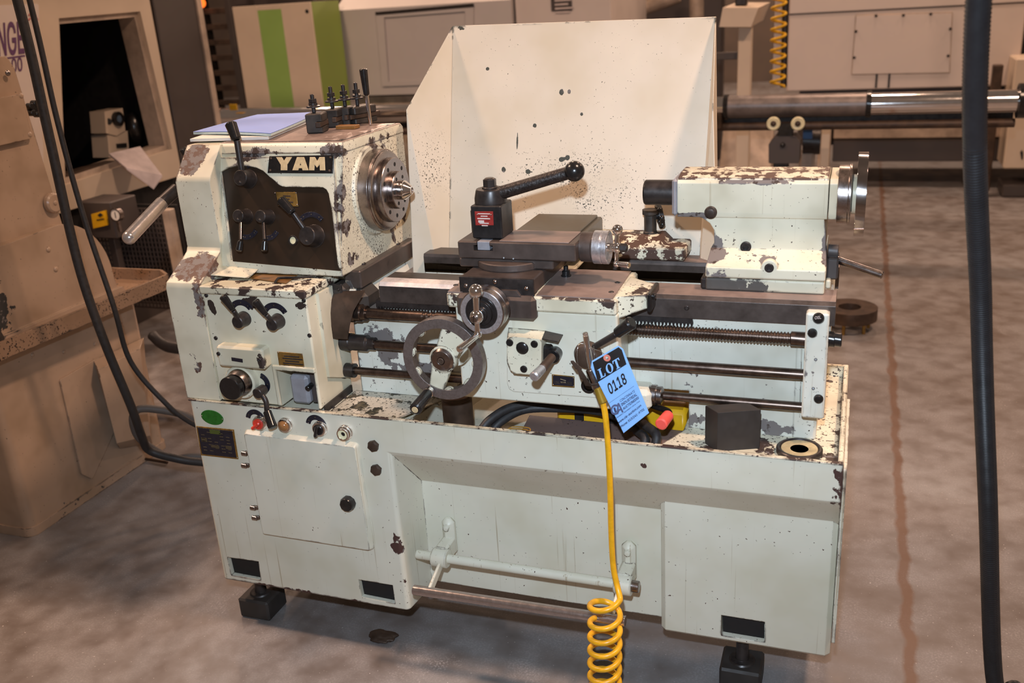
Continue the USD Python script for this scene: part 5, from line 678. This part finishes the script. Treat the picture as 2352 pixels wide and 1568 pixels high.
solo('plastic_sheet', hull([V(*q) + V(0, 0, d) for q in bgp for d in (0, -.012)]), M_plastic, 'pale crumpled plastic sheet hanging over the machine doorway sill', 'plastic sheet', 30)
EC = thing('electrical_cabinet', 'tall dark grey cabinet beside the beige machine doorway', 'cabinet', (-2.5, 3.1, 0)); part(EC, 'cabinet_side', box(-3.2, -2.24, (-2.24, 2.874, 1.81)[1] + .03, (-2.24, 3.295, 1.165)[1], 0, 2.6, .006), M_dgrey, 30); part(EC, 'cabinet_edge', box(-2.26, -2.23, (-2.24, 3.295, 1.165)[1], (-2.24, 3.295, 1.165)[1] + .05, 0, 2.6, .003), M_grime)
YB = thing('yellow_box', 'small grey box with a yellow label and a pressure gauge behind the old lathe', 'control box', (-1.917, 1.8, 0.6868)); c = V(*(-1.904, 1.8, 0.7664)); part(YB, 'box_body', box(c[0] - .14, c[0] + .07, 1.81, 2.0, c[2] - .10, c[2] + .09, .006), M_dgrey, 30); part(YB, 'box_post', box(c[0] - .06, c[0] - .02, 1.88, 1.92, 0, c[2] - .095, .003), M_dgrey); part(YB, 'yellow_label', prism([(-1.961, 0.7948), (-1.863, 0.8166), (-1.869, 0.7402), (-1.967, 0.7199)], 'y', 1.8, 1.809), M_yelpl); part(YB, 'label_mark', cat(prism([(-1.919, 0.7911), (-1.899, 0.8027), (-1.885, 0.7939), (-1.905, 0.7824)], 'y', 1.797, 1.8), prism([(-1.931, 0.7684), (-1.884, 0.776), (-1.883, 0.7716), (-1.932, 0.7639)], 'y', 1.797, 1.8)), M_ink)
gc_ = V(*(-1.785, 1.79, 0.8)); part(YB, 'gauge_face', lathe(gc_, -Y, [(.030, 0), (.030, .012), (.026, .013)], 28), M_paper); part(YB, 'gauge_rim', ring(gc_ + .01 * Y, -Y, .028, .034, .026, 28), M_steel); part(YB, 'gauge_stem', cyl(gc_ - .03 * Z, gc_ - .09 * Z, .01), M_steel); part(YB, 'gauge_needle', obox(gc_ - .014 * Y, X, V(0, 0, 1), -Y, .004, .03, .002, .0005), M_ink)
gr = []
MG = thing('mesh_guard', 'black perforated metal guard panel between the two lathes', 'guard', (-2.007, 2.06, 0.3739)); m0, m1 = V(*(-2.229, 2.06, 0.2114)), V(*(-1.727, 2.06, 0.7669))
for k in range(22): x_ = m0[0] + (m1[0] - m0[0]) * k / 21; gr.append(box(x_ - .004, x_ + .004, 2.06, 2.066, m0[2], m1[2], .0))
for k in range(22): z_ = m0[2] + (m1[2] - m0[2]) * k / 21; gr.append(box(m0[0], m1[0], 2.061, 2.065, z_ - .004, z_ + .004, .0))
part(MG, 'mesh_panel', cat(*gr), M_dgrey, False); part(MG, 'backing', box(m0[0], m1[0], 2.16, 2.18, m0[2], m1[2], .002), M_void); part(MG, 'guard_frame', box(m1[0], m1[0] + .05, 2.04, 2.09, 0, m1[2], .004), M_grime)
# ================================================================ background machines
RK = thing('slatted_rack', 'dark slatted steel rack behind the grey cabinet', 'rack', (-4.403, 6, 0.1988)); r0, r1 = V(*(-4.203, 6, 1.841)), V(*(-4.11, 6, 0.899))
part(RK, 'rack_post', box(r0[0] - .05, r0[0], 6, 6.1, 0, 2.6, .004), M_dark); part(RK, 'rack_post', box(r0[0] + .24, r0[0] + .30, 6, 6.1, 0, 2.6, .004), M_dgrey)
for k in range(15): part(RK, 'rack_slat', box(r0[0], r0[0] + .24, 6.0, 6.05, .45 + k * .14, .50 + k * .14, .003), M_rustbrown)
part(RK, 'rack_back', box(r0[0] - .05, r0[0] + .9, 6.5, 6.55, 0, 2.6, .004), M_dgrey)
for k in range(5): part(RK, 'rack_shelf', box(r0[0] + .32, r0[0] + .9, 6.1, 6.5, .5 + k * .4, .53 + k * .4, .004), M_dark)
part(RK, 'orange_lamp', sph((-4.181, 5.95, 1.814), .045, 2), mat('orange_signal_lamp', {'e': ('emission', {'color': (1.0, .16, .02), 'strength': 2.0})}, [], 'e.emission'), True, 'small glowing orange lamp')
SC = thing('striped_cabinet', 'cream machine cabinet with lime green stripes behind the bar feeder', 'cabinet', ((-3.037, 5.2, 0.9813)[0], 5.4, 0)); sy = 5.2
sx = [A(u, v, y=5.2)[0] for u, v in ((541, 100), (541, 100))] 
xa, xd = (-3.317, 5.2, 0.9876)[0], (-2.565, 5.2, 0.9707)[0]; xb, xc = (-3.076, 5.2, 0.9822)[0], (-2.848, 5.2, 0.977)[0]; zt = (-3.03, 5.2, 1.755)[2]
part(SC, 'cabinet_body', box(xa + .01, xd - .005, sy + .01, sy + .46, 0, zt, .004), M_dgreen, 30, 'dark green cabinet side'); part(SC, 'cream_panel', box(xa, xb, sy, sy + .02, .1, zt, .002), M_tan); part(SC, 'green_stripe', box(xb, xc, sy, sy + .02, .1, zt - .04, .002), M_green); part(SC, 'cream_panel', box(xc, xd, sy, sy + .02, .1, zt, .002), M_tan); part(SC, 'top_band', box(xb, xc, sy, sy + .021, zt - .04, zt, .002), M_tan); part(SC, 'panel_hole', cyl((xd - .04, sy, zt - .07), (xd - .04, sy - .004, zt - .07), .016), M_void); part(SC, 'green_side', box(xd - .004, xd + .004, sy + .015, sy + .46, .1, zt, .002), M_dgreen)
MW = thing('white_machine', 'grey white machine enclosure with a framed door behind the splash guard', 'machine', ((-1.957, 5.8, 1.005)[0], 6.4, 0)); my = 5.7
mx0, mx1 = (-2.631, 5.7, 0.9664)[0], (-1.02, 5.7, 1.337)[0]; mz1 = (-2.649, 5.7, 1.674)[2]; mz0 = (-2.38, 5.7, 0.9565)[2]
part(MW, 'enclosure', hull([(x, y, z) for x, y, z in ((mx0, my, mz0), (mx1, my, mz0), (mx0, my, mz1), (mx1, my, mz1), (mx0 + .15, my + .6, mz1 + .5), (mx1, my + .6, mz1 + .5), (mx0, my + 1.5, mz0), (mx1, my + 1.5, mz0), (mx0 + .15, my + 1.5, mz1 + .5), (mx1, my + 1.5, mz1 + .5))]), M_white2, 30)
part(MW, 'door_frame', prism(Polygon([(-2.229, 1.627), (-1.342, 1.643), (-1.375, 1.036), (-2.243, 1.031)]).difference(Polygon([(-2.159, 1.596), (-1.414, 1.607), (-1.443, 1.073), (-2.179, 1.07)])), 'y', my - .02, my), M_white2, 30); part(MW, 'door_gap', prism([(-2.234, 1.643), (-1.34, 1.664), (-1.338, 1.637), (-2.229, 1.618)], 'y', my - .025, my), M_dark)
part(MW, 'lower_base', box(mx0 + .05, mx1 + .6, my + .1, my + 1.4, .02, mz0 - .02, .004), M_grime)
part(MW, 'side_enclosure', box(mx1 + .02, (-0.2059, 5.7, 1.467)[0], my + .05, my + 1.4, mz0, 2.6, .006), M_white, 30); part(MW, 'enclosure_gap', box(mx1, mx1 + .02, my + .1, my + .6, mz0, 2.6, .0), M_void)
part(MW, 'notice', prism([(-0.6924, 1.693), (-0.5227, 1.69), (-0.5204, 1.565), (-0.6911, 1.568)], 'y', my + .04, my + .052), M_dgrey, 30, 'small dark notice with pale print'); nt = V(*(-0.6794, 5.73, 1.64))
for k in range(4): part(MW, 'notice_line', box(nt[0] + .02, nt[0] + .02 + (.14, .11, .15, .12)[k], my + .036, my + .041, nt[2] - .03 * k, nt[2] - .03 * k + .012, .0), M_pale)
# junk between the white machines
JK = thing('background_fixture', 'dark machine fixture standing behind the splash guard top', 'fixture', ((-0.2062, 7.4, 1.352)[0], 7.5, 0)); jx = (-0.6267, 7.4, 1.452)[0]
part(JK, 'fixture_frame', box(jx + .25, jx + 1.0, 7.9, 8.1, 0, 2.6, .01), M_dgrey); part(JK, 'fixture_arm', cyl((-0.4139, 7.4, 1.48), (0.0412, 7.4, 1.61), .055), M_grime); part(JK, 'fixture_head', box(jx + .1, jx + .35, 7.4, 7.7, (-0.456, 7.4, 1.482)[2], 2.3, .02), M_tan); part(JK, 'fixture_pipe', cyl((0.2036, 7.4, 1.41), (0.2014, 7.4, 1.714), .065), M_grime)
PD = thing('control_pedestal', 'beige control box on a square post to the right of the splash guard', 'control box', ((0.9318, 4.9, 1.006)[0], 5.0, 0))
p8 = [(0.7542, 4.9, 1.422), (0.9649, 4.9, 1.412), (0.7755, 4.9, 1.544), (1.01, 4.9, 1.531)]; part(PD, 'control_head', hull([V(*q) for q in p8] + [V(*q) + V(.03, .5, .02) for q in p8]), M_tan, 30); q = V(*(0.9126, 5.05, 1.341)); part(PD, 'control_post', box(q[0] - .045, q[0] + .045, 5.02, 5.11, 0, q[2] + .1, .006), M_tan, 30); part(PD, 'head_knob', box(*[(0.8669, 5.1, 1.541)[0] + s for s in (-.03, .05)], 5.05, 5.13, p8[2][2], p8[2][2] + .1, .01), M_dark); part(PD, 'pedestal_arm', box(q[0] - .3, q[0], 5.1, 5.14, q[2] - .15, q[2] - .1, .004), M_dgrey)
yc0, yc1 = V(*(1.155, 4.85, 1.02)), V(*(1.143, 4.85, 1.681)); nn = np.linspace(0, 1, 260); solo('coiled_cord', tube([yc0 + (yc1 - yc0) * t + .045 * V(math.cos(t * 62), math.sin(t * 62), 0) for t in nn[::2]], .0095, 6, 2), M_yelpl, 'yellow coiled air line hanging beside the right white machine', 'air line', True)
solo('hanging_pipe', cyl((1.191, 4.9, 1.014), (1.181, 4.9, 1.732), .022), M_dark, 'dark vertical pipe beside the yellow coiled line', 'pipe'); solo('white_strip', box((1.108, 5, 1.035)[0], (1.16, 5, 1.034)[0], 5.0, 5.03, (1.137, 5, 1.028)[2], 2.5, .003), M_white, 'narrow white upright strip behind the yellow coiled line', 'strip')
RW = thing('large_white_machine', 'large warm white machine with a screwed access panel, right background', 'machine', ((1.99, 6.5, 0.8256)[0], 7.0, 0)); ry = 6.5
rx0, rx1 = (1.097, 6.5, 0.8391)[0], (2.827, 6.5, 0.8029)[0]; rz0 = (1.761, 6.5, 0.8146)[2]
part(RW, 'sliding_door', box(rx0, rx1, ry, ry + .06, rz0, 2.7, .008), M_white, 30); part(RW, 'door_seam', box(rx0, rx1, ry - .004, ry, *[(1.945, 6.5, 1.425)[2] + d for d in (-.006, .006)], .0), M_dgrey)
apn = Polygon([(1.615, 1.389), (2.312, 1.374), (2.333, 0.9299), (1.61, 0.9393)]); part(RW, 'access_panel', prism(apn, 'y', ry - .008, ry), M_white, 30); part(RW, 'panel_gap', prism(apn.buffer(.008).difference(apn), 'y', ry - .003, ry), M_grime)
for u, v in ((2012, 36), (2075, 35), (2138, 32), (2183, 66), (2178, 128), (1966, 72), (1962, 132)): part(RW, 'panel_screw', sph(A(u, v, y=6.49), .012, 1), M_dark)
for u in (2013, 2042): a_ = A(u, 184, y=6.5); part(RW, 'door_slot', box(a_[0] - .008, a_[0] + .008, ry - .004, ry, a_[2] - .06, a_[2] + .055, .0), M_dark)
part(RW, 'end_enclosure', box(rx1 + .03, rx1 + 1.2, ry - .05, ry + 1.2, .9, 2.7, .01), M_cnc, 30); part(RW, 'machine_body', box(rx0 + .1, rx1 + 1.0, ry + .1, ry + 1.3, .35, 2.6, .01), M_dgrey, 30)
bz = (1.95, 6.6, 0.5187)[2], (1.957, 6.6, 0.4152)[2], (1.972, 6.6, 0.2203)[2]; bx0 = (1.493, 6.6, 0.4346)[0]
part(RW, 'rusty_beam', box(bx0, rx1 + .2, ry + .02, ry + .2, bz[1], bz[0] + .1, .006), M_grime, 30); part(RW, 'lower_tank', box(bx0, rx1 + .1, ry + .04, ry + .9, bz[2], bz[1] - .01, .006), M_dgrey, 30); part(RW, 'machine_leg', box(bx0 - .12, bx0 - .02, ry, ry + .1, 0, bz[0], .006), M_grime)
lx = (2.751, 6.2, 0.181)[0]; part(RW, 'corner_leg', box(lx, lx + .6, 6.15, 6.6, (2.806, 6.2, 0.2316)[2], (2.771, 6.2, 0.5462)[2] + .5, .01), M_cnc, 30); part(RW, 'leg_foot', box(lx + .02, lx + .5, 6.2, 6.5, 0, .1, .01), M_dgrey); part(RW, 'leg_pipe', box(lx - .14, lx - .07, 6.2, 6.28, .05, 1.0, .006), M_rustbrown); part(RW, 'leg_mark', prism([(2.854, 0.3567), (2.864, 0.3764), (2.875, 0.3566), (2.878, 0.3039), (2.869, 0.3039)], 'y', 6.145, 6.15), M_ink)
# bar feeder tube
BF = thing('bar_feeder', 'long polished bar feeder tube crossing behind the lathe', 'bar feeder', (.6, 4.3, 0)); by = 4.3
c0, c1 = V(*(2.561, 4.3, 0.9493)), V(*(-3.167, 4.3, 0.9776)); zc = (c0[2] + c1[2]) / 2; bt = lambda u: V(A0x[u], by, zc)
A0x = {450: (-3.167, 4.3, 0.9776)[0], 514: (-2.91, 4.3, 0.9731)[0], 700: (-2.193, 4.3, 0.9734)[0], 1672: (0.8981, 4.3, 0.961)[0], 1663: (0.8736, 4.3, 0.9615)[0], 1990: (1.722, 4.3, 0.9597)[0], 2000: (1.747, 4.3, 0.9592)[0], 2336: (2.539, 4.3, 0.9498)[0]}
Rb = .064
part(BF, 'polished_tube', cyl(bt(514), bt(2336), Rb, 48, .002), M_chrome, 40); part(BF, 'dull_sleeve', cyl(bt(1672), bt(1990), Rb * 1.07, 48, .002), M_dial if False else plain('dull_grey_sleeve', (.22, .19, .18), .4, .6, var=.25, scale=12), 40)
for u in (1663, 1990): part(BF, 'black_ring', cyl(bt(u), bt(u) + V(.028, 0, 0), Rb * 1.2, 40), M_black, 30)
part(BF, 'end_ring', cyl(bt(2336), bt(2336) + V(.12, 0, 0), Rb * 1.55, 40), M_black, 30); part(BF, 'brass_block', box(A0x[1663] - .10, A0x[1663] - .004, by - .07, by + .07, zc - Rb * 2.0, zc - Rb * .6, .004), M_rustbrown); part(BF, 'end_sleeve', cyl(bt(450), bt(514), Rb * 1.15, 40, .004), M_rod, 30, 'brownish steel end sleeve'); part(BF, 'sleeve_stop', box(A0x[450], A0x[514], by - .05, by + .06, zc - .17, zc - .05, .008), M_rustbrown)
part(BF, 'lower_rail', cyl(V(A0x[450] + .2, by, zc - .125), V(A0x[2336], by, zc - .125), .026, 20), M_rustbrown, 40); part(BF, 'back_rail', box(A0x[450] + .2, A0x[2336], by + .08, by + .12, zc - .12, zc + .02, .003), M_dark)
solo('yellow_tape', box(*[(-2.765, 4.22, 1.042)[0] + d for d in (-.02, .045)], 4.215, 4.225, *[(-2.765, 4.22, 1.042)[2] + d for d in (-.02, .025)], .002), M_yelpl, 'scrap of yellow tape stuck on the bar feeder tube', 'tape')
ST = thing('feeder_stand', 'dark feeder stand with two round rollers under the bar feeder', 'stand', ((1.272, 4.15, 0.7519)[0], 4.2, 0))
for u in (1777, 1833): r_ = V(*A(u, 283, y=4.1)); part(ST, 'roller', cat(lathe(r_, -Y, [(.036, 0), (.040, .003), (.040, .02), (.034, .024), (.024, .020), (.012, .022), (.010, .03)], 32)), M_ivory, 35, 'pale roller with a rusty hub'); part(ST, 'roller_hub', lathe(r_ - .020 * Y, -Y, [(.018, 0), (.016, .008), (.006, .012)], 20), M_rustbrown)
b0_, b1_ = V(*(1.171, 4.15, 0.6398)), V(*(1.359, 4.15, 0.7986)); part(ST, 'stand_box', prism(rnd([(1.174, 0.6344), (1.17, 0.7527), (1.21, 0.8002), (1.329, 0.7989), (1.356, 0.7644), (1.356, 0.6342)], .01), 'y', 4.13, 4.3), M_dgrey, 30); part(ST, 'roller_bracket', box(*[(1.267, 4.15, 0.8574)[0] + d for d in (-.045, .045)], 4.14, 4.2, b1_[2] - .03, zc - .09, .004), M_black); xx = (1.27, 4.2, 0.6903)[0]; part(ST, 'stand_post', box(xx - .07, xx + .02, 4.16, 4.26, 0, b0_[2] + .05, .006), M_dark); part(ST, 'stand_base', box(xx - .25, xx + .25, 4.0, 4.45, 0, .03, .004), M_dgrey); part(ST, 'box_knob', sph((1.255, 4.125, 0.748), .016, 2), M_black, True)
MT = thing('motor_unit', 'small motor with a blue plate behind the feeder stand', 'motor', (1.417, 4.75, 0.5685)); part(MT, 'motor_body', cyl((1.343, 4.75, 0.6706), (1.454, 4.75, 0.6697), .085, 28), M_dark, 30); part(MT, 'blue_plate', box(*[(1.375, 4.75, 0.7567)[0] + d for d in (-.03, .03)], 4.62, 4.64, *[(1.375, 4.75, 0.7567)[2] + d for d in (-.05, .05)], .002), plain('blue_plate_print', (.03, .10, .25), .4)); part(MT, 'motor_post', box((1.45, 4.95, 0.5938)[0], (1.506, 4.95, 0.5935)[0], 4.95, 5.05, 0, (1.442, 4.95, 0.7417)[2], .004), M_tan); part(MT, 'motor_stand', box((1.323, 4.75, 0.4805)[0], (1.422, 4.75, 0.4806)[0], 4.7, 4.85, 0, (1.317, 4.75, 0.6127)[2], .02), M_grime)
solo('dust_tarp', hull([((0.6774, 5.5, 0.6415)[0], 5.35, 0), ((1.068, 5.5, 0.5393)[0], 5.4, 0), ((0.7097, 5.5, 0.6739)[0], 5.6, .72), ((1.065, 5.5, 0.6367)[0], 5.8, .66), ((0.6774, 5.5, 0.6415)[0], 6.1, 0), ((1.068, 5.5, 0.5393)[0], 6.1, 0)]), M_grime, 'brownish cover draped over something behind the guard', 'cover', 30)
# casting on the floor behind the tailstock end
fc0 = V(1.70, 2.93, 0); RC = thing('round_casting', 'rusty round back plate standing on studs on the floor behind the lathe', 'casting', fc0); part(RC, 'plate', ring(fc0 + .06 * Z, Z, .055, .135, .06, 48), M_rustbrown, 30)
for k in range(6): a = k * math.pi / 3 + .3; part(RC, 'stud', cyl(fc0 + .10 * V(math.cos(a), math.sin(a), 0), fc0 + .10 * V(math.cos(a), math.sin(a), 0) + .062 * Z, .009, 12), M_brass)
db = sph((0, 0, 0), .034, 3, (1.3, .8, .28)); db.vertices *= (.55 + .9 * meshkit.fbm(db.vertices * 60 + 5, 3))[:, None]; db.apply_translation(V(*(0.486, 0.0436, -0)) + V(0, 0, .005)); solo('floor_debris', db, M_rustbrown, 'small brown clump of dirt on the floor in front of the lathe', 'debris', True)
solo('dropped_rod', cyl((-0.8782, 0.8141, 0.012), (-1.074, 0.8248, 0.012), .006), M_rustbrown, 'thin rusty rod lying on the floor beside the old lathe', 'rod')
